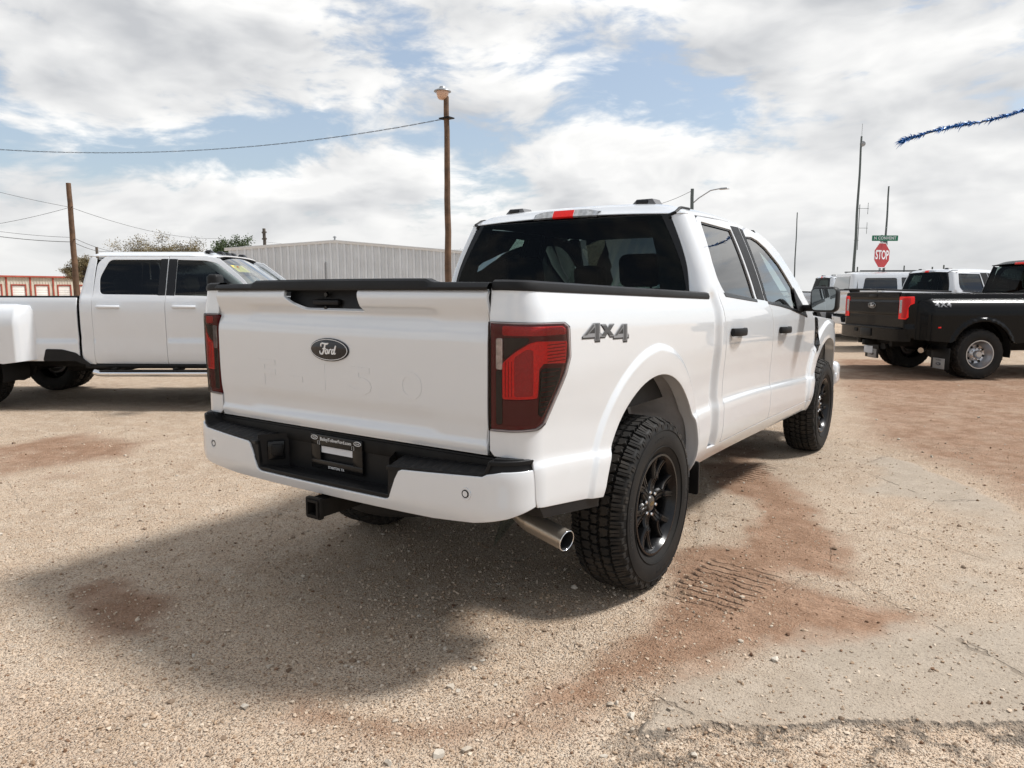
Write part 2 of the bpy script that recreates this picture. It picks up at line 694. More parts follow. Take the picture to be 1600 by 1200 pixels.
def pchip(xs, ys):
    xs, ys = np.asarray(xs, float), np.asarray(ys, float)
    h = np.diff(xs)
    dl = np.diff(ys) / h
    m = np.zeros(len(xs))
    for i in range(1, len(xs) - 1):
        if dl[i - 1] * dl[i] > 0:
            w1, w2 = 2 * h[i] + h[i - 1], h[i] + 2 * h[i - 1]
            m[i] = (w1 + w2) / (w1 / dl[i - 1] + w2 / dl[i])
    m[0], m[-1] = dl[0], dl[-1]

    def f(x):
        x = np.clip(np.asarray(x, float), xs[0], xs[-1])
        i = np.clip(np.searchsorted(xs, x, side='right') - 1, 0, len(xs) - 2)
        t = (x - xs[i]) / h[i]
        return ((1 + 2 * t) * (1 - t) ** 2 * ys[i] + t * (1 - t) ** 2 * h[i] * m[i] + t * t * (3 - 2 * t) * ys[i + 1] + t * t * (t - 1) * h[i] * m[i + 1])
    return f


def ss(a, b, x):
    t = np.clip((np.asarray(x, float) - a) / (b - a), 0, 1)
    return t * t * (3 - 2 * t)


_font_cache = {}


def text_mesh(txt, size, extrude=0.0, spacing=1.0, bold=0.0):
    """Vertices/faces of a line of text centred on the origin in the xy plane."""
    cu = bpy.data.curves.new('lettering', 'FONT')
    cu.body = txt
    cu.size = size
    cu.extrude = extrude
    cu.align_x = 'CENTER'
    cu.align_y = 'CENTER'
    cu.space_character = spacing
    cu.offset = bold
    cu.resolution_u = 3
    o = bpy.data.objects.new('lettering', cu)
    COL.objects.link(o)
    dg = bpy.context.evaluated_depsgraph_get()
    me = bpy.data.meshes.new_from_object(o.evaluated_get(dg))
    v = np.array([tuple(p.co) for p in me.vertices])
    f = [tuple(p.vertices) for p in me.polygons]
    bpy.data.objects.remove(o)
    bpy.data.meshes.remove(me)
    return v, f

# ------------------------------------------------------------------ main pickup: surfaces
H_S = pchip([.44, .48, .52, .58, .66, .745, .778, .792, .802, .82, .90, 1.02, 1.15, 1.27, 1.34, 1.40, 1.44, 1.50, 1.70, 1.86, 1.92],
            [.905, .930, .952, .972, .982, .983, .980, .974, .969, .967, .968, .976, .985, .984, .975, .957, .943, .926, .857, .790, .762])
_zc = pchip([-1.3, -1.05, -.42, .5, .93, 2.85, 3.3, 4.7], [.84, .832, .782, .80, .812, .748, .73, .70])


def side_base(y, z):
    y, z = np.asarray(y, float), np.asarray(z, float)
    w = 1 - ss(.95, 1.12, z)
    sh = w * (_zc(y) - .80) + (1 - w) * (-.022 * np.clip(y, -2, 3.2))* ss(1.05, 1.25, z)
    x = H_S(z - sh)
    x = x - .16 * np.clip((y - 3.75) / .85, 0, 1.2) ** 2.2
    return x


def flare(y, z, cy, cz, hh):
    r = np.hypot(y - cy, z - cz)
    th = np.degrees(np.arctan2(z - cz, -(y - cy)))       # 0 rearward, 90 up, 180 forward
    th = np.where(th < -90, th + 360, th)
    rc = np.interp(th, [-40, 0, 45, 90, 140, 160, 185, 220], [.60, .655, .672, .690, .650, .605, .590, .585])
    f = hh * (.80 + .20 * ss(rc - .02, .56, r)) * (1 - ss(rc - .030, rc + .004, r))
    return f * ss(-16, 14, th) * (1 - ss(190, 205, th))


def side_h(y, z):
    x = side_base(y, z)
    zz = np.asarray(z, float)
    x = x + flare(y, z, -.055, .505, .020) + flare(y, z, 3.665, .495, .026)
    return x


def side_fn(y, z, lift=0.0):
    return np.stack([side_h(y, z) + lift, y, z], -1)


def bed_fn(ys, z):
    ys, z = np.asarray(ys, float), np.asarray(z, float)
    t = ys + 1.242
    ph = np.clip((t - .07) / .10, 0, math.pi / 2)
    px = np.where(t < .07, .805 + t, .875 + .10 * np.sin(ph))
    py = np.where(t < .07, -1.115, np.where(t < .227, -1.015 - .10 * np.cos(ph), ys))
    nx, ny = np.sin(ph), -np.cos(ph)
    off = side_h(np.maximum(ys, -1.015), z) - .975
    w = np.where(t < .07, 0.0, np.sin(ph) ** 2)
    lean = (1 - w) * (.012 * ss(1.30, 1.45, z))
    return np.stack([px + nx * off * w, py + ny * off * w + lean, z], -1)


_tc = pchip([.80, .845, .875, .915, .945, 1.00, 1.10, 1.25, 1.29, 1.335, 1.343, 1.375, 1.41, 1.425, 1.445],
            [-1.118, -1.122, -1.130, -1.113, -1.115, -1.126, -1.128, -1.127, -1.119, -1.095, -1.097, -1.125, -1.131, -1.128, -1.112])
_te = pchip([.80, .845, .875, .905, .935, 1.00, 1.10, 1.25, 1.285, 1.322, 1.332, 1.375, 1.41, 1.425, 1.445],
            [-1.118, -1.121, -1.128, -1.118, -1.119, -1.126, -1.128, -1.127, -1.121, -1.107, -1.108, -1.123, -1.131, -1.128, -1.112])


def tail_fn(x, z):
    x, z = np.asarray(x, float), np.asarray(z, float)
    w = ss(.49, .60, np.abs(x))
    y = _tc(z) * (1 - w) + _te(z) * w + .006 * (x / .8) ** 2
    return np.stack([x, y, z], -1)


_rc = pchip([.4, 1.40, 1.60, 1.90], [.12, .11, .09, .105])


def cab_fn(u, z):
    u, z = np.asarray(u, float), np.asarray(z, float)
    sg = np.where(u < 0, -1.0, 1.0)
    a = np.abs(u)
    rc = _rc(z)
    W = side_base(np.full_like(z, .93), z)
    yr = .705 + .17 * np.maximum(z - 1.43, 0)
    ph = np.clip(a - 1, 0, 1) * math.pi / 2
    xs = np.minimum(a, 1) * (W - rc) + rc * np.sin(ph)
    bow = -.022 * (1 - np.minimum(a, 1) ** 2)
    ye = np.interp(z, [.4, .8, 1.05, 1.31, 1.38, 1.60, 1.80, 1.90], [.925, .925, .925, .885, .868, .870, .888, .900])
    yy = yr + bow + rc * (1 - np.cos(ph)) + np.clip(a - 2, 0, 1) * (ye - yr - rc)
    xs = xs - .030 * (1 - ss(.80, .855, yy)) * ss(1.5, 1.9, a) * (1 - ss(1.36, 1.46, z))
    return np.stack([sg * xs, yy, z], -1)


_zr = pchip([.70, .9, 1.4, 1.8, 2.17, 2.40, 2.556, 2.82, 3.1], [1.866, 1.872, 1.884, 1.872, 1.838, 1.785, 1.723, 1.53, 1.27])


def roof_fn(u, y):
    """u in -1..1 across the roof."""
    u, y = np.asarray(u, float), np.asarray(y, float)
    zr = _zr(y)
    W = side_base(y, zr) - .004
    z = zr + .058 * (1 - np.abs(u) ** 9) + .026 * (1 - u ** 2)
    z = z - .058 * (1 - ss(.775, .87, y)) * (1 - np.abs(u) ** 9)
    return np.stack([u * W, y + .02 * u ** 2 * ss(1.6, 2.2, y) * -4.0, z], -1)


def bump_fn(s, z):
    """Rear bumper: s runs along the outline from the centre to the side."""
    s, z = np.asarray(s, float), np.asarray(z, float)
    sg = np.where(s < 0, -1.0, 1.0)
    a = np.abs(s)
    R = .17
    L = .80
    ph = np.clip((a - L) / R, 0, math.pi / 2)
    x = np.where(a < L, a, L + R * np.sin(ph))
    y = np.where(a < L, -1.232 + .035 * (a / L) ** 2.5, -1.197 + R * (1 - np.cos(ph)))
    y = np.where(a > L + R * math.pi / 2, -1.197 + R + (a - L - R * math.pi / 2), y)
    nx, ny = np.sin(ph), -np.cos(ph)
    o = -.022 * np.clip((.675 - z) / .085, 0, 1) ** 2 - .008 * np.clip((z - .76) / .06, 0, 1.3) ** 2
    return np.stack([sg * (x + nx * o), y + ny * o, z], -1)


# ------------------------------------------------------------------ wheels
def tyre_profile(R, half, rim):
    """(radius, x) around the tyre section, outboard = +x."""
    b = half
    return [(rim - .005, b * .80), (rim + .012, b * .86), (rim + .03, b * .93), (rim + .055, b * .985), (rim + (R - rim) * .45, b * 1.0),
            (rim + (R - rim) * .66, b * .985), (R - .050, b * .955), (R - .030, b * .915), (R - .022, b * .86), (R - .020, b * .78), (R - .019, b * .4),
            (R - .019, 0), (R - .019, -b * .4), (R - .020, -b * .78), (R - .022, -b * .86), (R - .030, -b * .915), (R - .05, -b * .955),
            (rim + (R - rim) * .45, -b), (rim + .03, -b * .93), (rim - .005, -b * .80)]


def make_tread(R, half, detail=True):
    mb = MB()
    TWO = 2 * math.pi

    def blk(poly, h0, h1):
        # poly in (arc fraction angle, x) ; raised block with drawn-in top
        c = np.mean(np.array(poly), 0)
        n = len(poly)
        vs = []
        for k, (h, s) in enumerate(((h0, 1.0), (h1 - .0015, .97), (h1, .88))):
            for (a, x) in poly:
                a2, x2 = c[0] + (a - c[0]) * s, c[1] + (x - c[1]) * s
                drop = .010 * max(0, (abs(x2) / half - .62) / .38) ** 2 + .030 * max(0, (abs(x2) / half - .90) / .1)
                r = h - drop
                vs.append((x2, r * math.cos(a2), r * math.sin(a2)))
        fs = [tuple(2 * n + i for i in range(n))]
        for q in range(2):
            for i in range(n):
                j = (i + 1) % n
                fs.append((q * n + i, q * n + j, (q + 1) * n + j, (q + 1) * n + i))
        if area2([(x, a) for a, x in poly]) < 0:
            fs = [tuple(reversed(f)) for f in fs]
        mb.add(vs, fs)
    N1 = 66 if detail else 40
    for i in range(N1):
        a0 = TWO * i / N1
        p = TWO / N1
        for sgn in (-1, 1):
            o = p * .5 if sgn > 0 else 0
            w = p * (.80 if i % 2 else .74)
            out = half * (1.0 if i % 2 else .965)
            # shoulder lug split by a sipe
            blk([(a0 + o, sgn * half * .56), (a0 + o + w * .46, sgn * half * .585), (a0 + o + w * .46, sgn * out), (a0 + o, sgn * out)], R - .024, R)
            blk([(a0 + o + w * .54, sgn * half * .60), (a0 + o + w, sgn * half * .56), (a0 + o + w, sgn * out), (a0 + o + w * .54, sgn * out)], R - .024, R)
    N2 = 54 if detail else 30
    for i in range(N2):
        a0 = TWO * i / N2
        p = TWO / N2
        for sgn in (-1, 1):
            o = p * .35 if sgn > 0 else 0
            # hooked middle blocks
            A = [(0, .22), (.30, .16), (.50, .24), (.86, .20), (.86, .36), (.62, .50), (.34, .47), (.10, .52), (.0, .40)]
            blk([(a0 + o + p * u, sgn * half * v) for u, v in A], R - .022, R + .0005)
        B = [(.05, -.12), (.42, -.16), (.60, -.06), (.88, -.10), (.90, .06), (.58, .12), (.40, .05), (.06, .10)]
        blk([(a0 + p * u + p * .18, half * v) for u, v in B], R - .022, R + .0005)
    return mb


def bend_text(txt, size, rad, ang, xface, depth=.0016):
    v, f = text_mesh(txt, size, depth / 2, 1.08)
    out = []
    for p in v:
        a = ang - p[0] / rad
        r = rad + p[1]
        out.append((xface + p[2], r * math.cos(a), r * math.sin(a)))
    return out, f


def make_wheel_hero(parent, loc):
    R, half, rim = .418, .138, .240
    w = empty('wheel', loc)
    w.parent = parent
    MB().lathe(tyre_profile(R, half, rim), 96, 'x').build('tyre', RUBBER, w, 50)
    t = make_tread(R, half * .97).build('tread', TREADM, w, 30)
    t['kind'] = 'stuff'
    mb = MB()
    for txt, a in (('GOODYEAR', math.radians(185)), ('WRANGLER', math.radians(5)), ('ALL-TERRAIN', math.radians(275)), ('LT275/70R18', math.radians(95))):
        big = txt in ('GOODYEAR', 'WRANGLER')
        vv, ff = bend_text(txt, .034 if big else .018, rim + .085, a, half * .997)
        MB().add(vv, ff).build('sidewall_lettering', mat('sidewall_letter', (.028, .028, .028), .6, spec=.2), w)
    # raised ring lines on the sidewall
    mb = MB()
    for r0, xx in ((rim + .042, half * .975), (rim + .122, half * .988)):
        mb.lathe([(r0 - .0016, xx - .002), (r0 - .0012, xx + .002), (r0 + .0012, xx + .002), (r0 + .0016, xx - .002)], 96, 'x')
    mb.build('sidewall_ring', RUBBER, w)
    # rim barrel and lip
    prof = [(rim - .004, half * .83), (rim + .006, half * .87), (rim + .004, half * .90), (rim - .006, half * .90), (rim - .012, half * .84), (rim - .020, half * .76),
            (rim - .030, half * .55), (rim - .034, half * .1), (rim - .03, -half * .6), (rim - .004, -half * .83)]
    MB().lathe(prof, 72, 'x').build('rim', GLOSSB, w, 40)
    face = MB()

    def arm(p0, p1, w0, w1, x0, x1, d0, d1):
        p0, p1 = np.array(p0), np.array(p1)
        t = (p1 - p0) / np.linalg.norm(p1 - p0)
        nrm = np.array([-t[1], t[0]])
        K = 5
        rows = []
        for k in range(K + 1):
            u = k / K
            c = p0 + (p1 - p0) * u
            ww, xx, dd = w0 + (w1 - w0) * u, x0 + (x1 - x0) * u - .012 * math.sin(math.pi * u), d0 + (d1 - d0) * u
            sec = [(-.50, -dd), (-.5, -.012), (-.34, -.001), (-.10, 0.0), (-.08, -.004), (.08, -.004), (.10, 0), (.34, -.001), (.5, -.012), (.50, -dd)]
            rows.append([(xx + q, c[0] + nrm[0] * ww * s, c[1] + nrm[1] * ww * s) for s, q in sec])
        m = len(rows[0])
        vs = [p for r_ in rows for p in r_]
        fs = [(i * m + j, (i + 1) * m + j, (i + 1) * m + j + 1, i * m + j + 1) for i in range(K) for j in range(m - 1)]
        fs.append(tuple(range(m)))
        fs.append(tuple(reversed(range(K * m, K * m + m))))
        face.add(vs, fs)
    for k in range(6):
        th = math.radians(60 * k + 12)
        st = lambda r, d: (r * math.cos(th + math.radians(d)), r * math.sin(th + math.radians(d)))
        for sgn in (-1, 1):
            arm(st(.050, sgn * 8), st(.132, sgn * 4.5), .046, .034, .090, .100, .035, .04)
            arm(st(.124, sgn * 4.5), st(rim - .008, sgn * 12.5), .038, .036, .100, .112, .04, .05)
    face.build('spoke', GLOSSB, w, 30)
    hub = MB().lathe([(.0, .070), (.052, .070), (.070, .074), (.080, .068), (.086, .045), (.086, .0)], 48, 'x')
    hub.build('hub', GLOSSB, w)
    cap = MB().lathe([(0, .094), (.020, .094), (.034, .092), (.039, .086), (.040, .07)], 40, 'x').build('hub_cap', mat('cap_black', (.02, .02, .02), .25, coat=.5), w)
    ov = [(.0945, .024 * math.cos(a), .010 * math.sin(a)) for a in np.linspace(0, 2 * math.pi, 28, endpoint=False)]
    add_mesh('cap_badge', ov, [tuple(range(28))], mat('badge_bronze', (.20, .15, .07), .3, .8), w)
    for k in range(6):
        th = math.radians(60 * k + 42)
        mb = MB().lathe([(0, .020), (.007, .020), (.0095, .017), (.0115, .006), (.0115, 0), (.014, -.01)], 6, 'x', (.074, .0575 * math.cos(th), .0575 * math.sin(th)))
        mb.build('lug_nut', CHROME, w)
    MB().lathe([(.0, .0), (.15, .0), (.165, -.004), (.165, -.03), (.08, -.03)], 40, 'x').build('brake_disc', STEEL, w)
    bk = MB().box((-.015, .10, .06), (.07, .10, .13), .012)
    bk.build('brake_caliper', DARKST, w)
    return w


def flip_wheel(w, parent, loc):
    """The same wheel turned round for the other side."""
    c = copy_tree(w, parent)
    c.location = loc
    c.rotation_euler = (0, 0, math.pi)
    return c


# ------------------------------------------------------------------ main pickup
def flare_pts(cy, cz):
    out = []
    for th in np.arange(-20, 206, 1.3):
        rc = float(np.interp(th, [-40, 0, 45, 90, 140, 160, 185, 220], [.60, .655, .672, .690, .650, .605, .590, .585]))
        for k, d in enumerate((-.036, -.026, -.020, -.014, -.008, -.002, .004, .012, .024)):
            a = math.radians(th)
            out.append((cy - (rc + d) * math.cos(a), cz + (rc + d) * math.sin(a)))
    return out


def crease_pts(y0, y1):
    out = []
    for y in np.arange(y0, y1, .018):
        z = float(_zc(y))
        for d in (-.040, -.028, -.020, -.012, -.004, .004, .014, .026):
            out.append((y, z + d))
    return out


def Y(pts):
    return [(a, b) for a, b in pts]


def arc_pts(cy, cz, R, a0, a1, n=24):
    return [(cy + R * math.cos(math.radians(a)), cz + R * math.sin(math.radians(a))) for a in np.linspace(a0, a1, n)]


def ford_script(scale):
    """Brush strokes of the script word inside the oval: list of (points, radii), unit = half oval height."""
    S = [
        # F: top bar
        ([(-.98, .28), (-1.06, .40), (-.98, .56), (-.80, .62), (-.55, .58), (-.30, .56), (-.08, .60), (.06, .68)], [.05, .07, .085, .085, .09, .10, .09, .03]),
        # F: stem
        ([(-.42, .58), (-.52, .30), (-.62, .0), (-.74, -.30), (-.90, -.46), (-1.08, -.44), (-1.18, -.28), (-1.14, -.12)], [.08, .10, .11, .105, .085, .07, .06, .04]),
        # F: crossbar
        ([(-.82, .10), (-.66, .06), (-.46, .08), (-.30, .16)], [.04, .06, .06, .03]),
        # o
        ([(-.22, .02), (-.34, -.04), (-.42, -.22), (-.36, -.40), (-.22, -.40), (-.10, -.24), (-.10, -.06), (-.20, .03), (-.06, -.04), (.06, -.02)], [.06, .075, .085, .08, .075, .08, .075, .06, .04, .04]),
        # r
        ([(.10, .04), (.12, -.10), (.06, -.28), (.02, -.42)], [.05, .08, .085, .06]),
        ([(.10, -.14), (.20, .0), (.32, .05), (.38, -.03)], [.05, .06, .075, .06]),
        # d bowl
        ([(.74, .0), (.60, .04), (.48, -.08), (.44, -.26), (.50, -.40), (.62, -.38), (.74, -.22)], [.05, .07, .08, .085, .075, .07, .05]),
        # d stem
        ([(1.02, .46), (.94, .30), (.84, .04), (.76, -.22), (.78, -.38), (.90, -.38), (1.02, -.24)], [.06, .09, .095, .09, .08, .06, .03]),
    ]
    return S


def ford_oval(name, parent, w, h, place, mats=(OVALB, WLET)):
    """Dark oval badge with a pale ring and script; place(a, b, d) maps badge plane to 3D (d outward)."""
    n = 48
    mb = MB()
    rings = [(1.0, .0), (1.0, .004), (.985, .0065), (.95, .0075)]
    vs, fs = [], []
    for s, d in rings:
        for k in range(n):
            a = 2 * math.pi * k / n
            vs.append(place(w / 2 * s * math.cos(a), h / 2 * s * math.sin(a), d))
    for q in range(len(rings) - 1):
        for k in range(n):
            j = (k + 1) % n
            fs.append((q * n + k, q * n + j, (q + 1) * n + j, (q + 1) * n + k))
    fs.append(tuple((len(rings) - 1) * n + k for k in range(n)))
    mb.add(vs, fs)
    e = mb.build(name, mats[0], parent, 40)
    mb = MB()
    vs, fs = [], []
    for s1, s2, d in ((.90, .855, .0085), ):
        for s in (s1 + .008, s1, s2, s2 - .008):
            dd = d - (.0025 if s in (s1 + .008, s2 - .008) else 0)
            sa = (w / 2 - (1 - s) * h / 2)
            for k in range(n):
                a = 2 * math.pi * k / n
                vs.append(place(sa * math.cos(a), h / 2 * s * math.sin(a), dd))
        for q in range(3):
            for k in range(n):
                j = (k + 1) % n
                fs.append((q * n + k, q * n + j, (q + 1) * n + j, (q + 1) * n + k))
    mb.add(vs, fs)
    u = h / 2 * .86
    for pts, rad in ford_script(1):
        P = np.array(pts)
        tt = np.linspace(0, 1, len(P))
        fx, fy, fr = pchip(tt, P[:, 0]), pchip(tt, P[:, 1]), pchip(tt, rad)
        # Catmull-like smoothing through dense sampling
        T = np.linspace(0, 1, len(P) * 5)
        X, Yv, Rr = fx(T), fy(T), fr(T)
        m = len(T)
        vs, fs = [], []
        for i in range(m):
            dx, dy = X[min(i + 1, m - 1)] - X[max(i - 1, 0)], Yv[min(i + 1, m - 1)] - Yv[max(i - 1, 0)]
            L = math.hypot(dx, dy) + 1e-9
            nx, ny = -dy / L, dx / L
            for s, d in ((1, .0068), (.7, .0092), (-.7, .0092), (-1, .0068)):
                vs.append(place(u * 1.06 * (X[i] + nx * Rr[i] * s), u * (Yv[i] + ny * Rr[i] * s), d + .00004 * i))
        for i in range(m - 1):
            for q in range(3):
                fs.append((i * 4 + q, i * 4 + q + 1, (i + 1) * 4 + q + 1, (i + 1) * 4 + q))
        mb.add(vs, fs)
    mb.build('emblem_script', mats[1], e, 60)
    return e


def seats(root, rows, mat_, xo=.40):
    for (y, zb, zt, zh, xs) in rows:
        for x in xs:
            s = MB().box((x, y, zb), (.50, .52, .18), .05, 3)
            s.box((x, y - .26, (zb + zt) / 2 + .02), (.50, .16, zt - zb), .06, 3, Matrix.Rotation(math.radians(12), 3, 'X'))
            so = s.build('seat', mat_, root)
            hd = MB().box((x, y - .36, zh), (.26, .11, .20), .045, 4, Matrix.Rotation(math.radians(8), 3, 'X'))
            hd.tube([(x - .07, y - .34, zt - .05), (x - .07, y - .36, zh)], .008, 8).tube([(x + .07, y - .34, zt - .05), (x + .07, y - .36, zh)], .008, 8)
            hd.build('headrest', mat_, so)


def build_hero():
    root = empty('pickup_truck')
    tag(root, 'large white crew cab pickup with black wheels and step bumper in the centre foreground', 'pickup truck', 'parked pickup trucks')
    RES = .017
    # ---- bed sides
    zw = lambda y: 1.437 - .0237 * (y + 1.1)
    arch = arc_pts(-.055, .505, .548, 190, 0, 40)      # rear side round to the front
    arch = [p for p in arch if p[1] > (.608 if p[0] < 0 else .50)]
    bottom_r = [(-1.242, .865), (-1.225, .848), (-1.085, .845), (-1.070, .835), (-1.062, .70), (-1.055, .668), (-.80, .632), (-.60, .603)]
    lamp = [(-1.242, 1.322), (-.905, 1.317), (-.876, 1.303), (-.868, 1.195), (-.897, 1.135), (-1.018, .965), (-1.055, .950), (-1.242, .942)]
    top = [(y, zw(y)) for y in np.linspace(.70, -1.242, 30)]
    poly = bottom_r + [p for p in arch if p[0] > -.62 or p[1] > .62] + [(.492, .50), (.50, .478), (.62, .478), (.70, .50)] + top + [(-1.242, 1.324), (-.903, 1.319), (-.873, 1.305), (-.865, 1.195), (-.895, 1.134), (-1.016, .963), (-1.055, .948), (-1.242, .940)]
    bs = panel('bed_side', poly, bed_fn, WHITE, root, RES, extra=flare_pts(-.055, .505) + crease_pts(-1.05, -.62))
    bs_l = mirrored(bs)
    # wheel arch lip returning inwards
    for sgn in (1, -1):
        P = np.zeros((len(arch), 3, 3))
        for i, (yy, zz) in enumerate(arch):
            if yy < -.3:
                zz = max(zz, .61)
            x = float(side_h(yy, zz))
            for k, dx in enumerate((.004, .03, .07)):
                P[i, k] = (sgn * (x - dx), yy, zz)
        MB().grid(P).build('arch_lip', WHITE, bs if sgn > 0 else bs_l)
    # ---- tail lamps
    for sgn in (1, -1):
        h = panel('tail_lamp', lamp, bed_fn, REDD, root, .012, lift=-.006, r=.002, flange=.03)
        if sgn < 0:
            hm = mirrored(h)
            bpy.data.objects.remove(h)
            h = hm
        pieces = [('reflector_bar', [(-1.190, 1.311), (-.906, 1.306), (-.888, 1.294), (-.886, 1.278), (-1.190, 1.281)], REDM, .010),
                  ('reverse_lens', [(-1.186, 1.270), (-1.091, 1.270), (-1.094, 1.256), (-1.141, 1.230), (-1.184, 1.196)], SMOKE, .0105),
                  ('clear_strip', [(-1.217, 1.267), (-1.192, 1.269), (-1.192, 1.16), (-1.217, 1.16)], CLEARL, .0105),
                  ('smoked_strip', [(-1.217, 1.155), (-1.194, 1.155), (-1.194, .966), (-1.217, .963)], SMOKE, .0105),
                  ('brake_lens', [(-1.188, 1.181), (-1.137, 1.221), (-1.087, 1.252), (-1.061, 1.258), (-.884, 1.251), (-.895, 1.174), (-1.037, 1.183), (-1.056, 1.163), (-1.059, 1.061), (-1.188, 1.057)], REDL, .0125),
                  ('inner_lens', [(-1.139, 1.203), (-1.098, 1.230), (-1.078, 1.227), (-1.077, 1.071), (-1.139, 1.068)], REDM, .0145),
                  ('side_marker', [(-1.034, 1.163), (-.925, 1.155), (-.936, 1.115), (-1.030, .990), (-1.046, 1.0), (-1.046, 1.153)], SMOKE, .0125),
                  ('lower_lens', [(-1.188, 1.050), (-1.056, 1.055), (-1.050, .968), (-1.188, .965)], REDM if False else REDD, .0115)]
        for nm, pl_, m_, lf in pieces:
            o = panel(nm, rounded(pl_, .006, 2), bed_fn, m_, h, .012, lift=lf - .0125, r=.002, flange=.006)
            if sgn < 0:
                o2 = mirrored(o)
                bpy.data.objects.remove(o)
        ol = panel('outer_lens', lamp, bed_fn, LENS, h, .012, lift=.008, r=.006, flange=.016)
        if sgn < 0:
            mirrored(ol)
            bpy.data.objects.remove(ol)
        # fine ribs of the lens optics
        rib = MB()
        for zz in np.linspace(1.186, 1.245, 6):
            ys = np.linspace(-1.02, -.90, 8)
            pts = bed_fn(ys, np.full(8, zz)) + np.array([.0012, 0, 0])
            rib.tube([(sgn * p[0], p[1], p[2]) for p in pts], .0013, 5)
        for zz in np.linspace(1.01, 1.15, 9):
            ys = np.linspace(-1.044, min(-.93, -1.03 + (zz - .99) * .55), 5)
            pts = bed_fn(ys, np.full(5, zz)) + np.array([.0010, 0, 0])
            rib.tube([(sgn * p[0], p[1], p[2]) for p in pts], .0016, 5)
        rib.build('lens_rib', REDD, h)
        rib = MB()
        for ys_ in np.linspace(-1.175, -1.15, 3):
            zs = np.linspace(1.065, 1.19, 6)
            pts = bed_fn(np.full(6, ys_), zs) + np.array([.0, -.0012, 0])
            rib.tube([(sgn * p[0], p[1], p[2]) for p in pts], .0012, 5)
        rib.build('lens_rib', REDM, h)
    # ---- rail caps
    sec = [(.004, -.004), (.006, .010), (.000, .026), (-.014, .033), (-.10, .033), (-.105, .028), (-.105, -.08)]
    yss = np.concatenate([np.linspace(-1.238, -1.0, 14), np.linspace(-.96, .685, 30)])
    for sgn in (1, -1):
        P = np.zeros((len(yss), len(sec), 3))
        for i, y in enumerate(yss):
            p = bed_fn(np.array([y]), np.array([zw(max(y, -1.2))]))[0]
            ph = min(max((y + 1.242 - .07) / .10, 0), math.pi / 2)
            n2 = np.array([math.sin(ph), -math.cos(ph)])
            for k, (a, b) in enumerate(sec):
                a2 = a if a > -.05 else max(a, -.105) * (1 if ph > 1.4 else .45)
                P[i, k] = (sgn * (p[0] + n2[0] * a2), p[1] + n2[1] * a2, p[2] + b)
        g = MB()
        g.grid(P)
        if sgn > 0:
            g.f = [tuple(reversed(f)) for f in g.f]
        g.build('rail_cap', PLASTIC, root, 30)
    # ---- bed box inside
    mb = MB()
    mb.box((0, -.20, .90), (1.62, 1.80, .02)).box((0, .665, 1.13), (1.66, .02, .5)).box((.82, -.20, 1.13), (.02, 1.78, .5)).box((-.82, -.20, 1.13), (.02, 1.78, .5))
    mb.build('bed_liner', mat('bed_liner', (.03, .03, .03), .8), root)
    # ---- tailgate
    hole = rounded([(-.300, 1.4385), (-.297, 1.405), (-.196, 1.350), (.174, 1.349), (.164, 1.39), (.154, 1.4385)], [.0, .02, .03, .008, .02, 0], 4)
    tg_poly = [(-.790, .847), (.790, .847), (.794, 1.10), (.795, 1.30), (.794, 1.4385)] + [(.154, 1.4385)] + [h for h in hole[::-1]][1:-1] + [(-.300, 1.4385), (-.794, 1.4385), (-.795, 1.30), (-.794, 1.10)]
    # clean ordering: outline runs right along the top, down round the handle notch and on
    tg = panel('tailgate', tg_poly, tail_fn, WHITE, root, RES, flange=.014)
    # dark bezel behind the notch, with the pull handle and lock
    bz = panel('handle_bezel', [(-.312, 1.338), (.186, 1.338), (.186, 1.445), (-.312, 1.445)], lambda x, z: np.stack([x, -1.094 + .02 * ss(1.33, 1.44, z) + .03 * np.exp(-((x + .065) / .075) ** 4) * (1 - ss(1.385, 1.402, z)) * ss(1.347, 1.355, z), z], -1), PLASTIC, tg, .012)
    MB().box((-.065, -1.088, 1.386), (.155, .024, .022), .006, 3).build('pull_handle', PLASTIC, bz)
    MB().lathe([(0, -.006), (.009, -.006), (.011, -.003), (.011, .004)], 20, 'y', (-.065, -1.090, 1.418)).build('key_lock', GLOSSB, bz)
    MB().lathe([(0, -.006), (.008, -.006), (.010, -.002), (.010, .004)], 20, 'y', (-.065, -1.092, 1.362)).build('rear_camera', GLOSSB, bz)
    # top cap with a raised middle
    xs = np.concatenate([np.linspace(-.803, -.55, 6), np.linspace(-.53, -.49, 5), np.linspace(-.4, .4, 9), np.linspace(.49, .53, 5), np.linspace(.55, .803, 6)])
    P = np.zeros((len(xs), 8, 3))
    for i, x in enumerate(xs):
        up = .0135 * (1 - float(ss(.50, .545, abs(x))))
        zt = 1.4685 + up - .006 * (x / .8) ** 2
        P[i] = [(x, -1.112, 1.436), (x, -1.127, 1.436), (x, -1.129, 1.446), (x, -1.122, zt - .008), (x, -1.112, zt), (x, -1.075, zt + .001), (x, -1.058, zt - .008), (x, -1.056, 1.43)]
    g = MB().grid(P)
    g.build('tailgate_cap', PLASTIC, tg, 30)
    # inner skin of the gate
    MB().box((0, -1.045, 1.13), (1.56, .02, .56), .006).build('inner_skin', WHITE, tg)
    # oval
    ford_oval('emblem', tg, .232, .097, lambda a, b, d: (a - .012, -1.1275 - d, 1.191 + b))
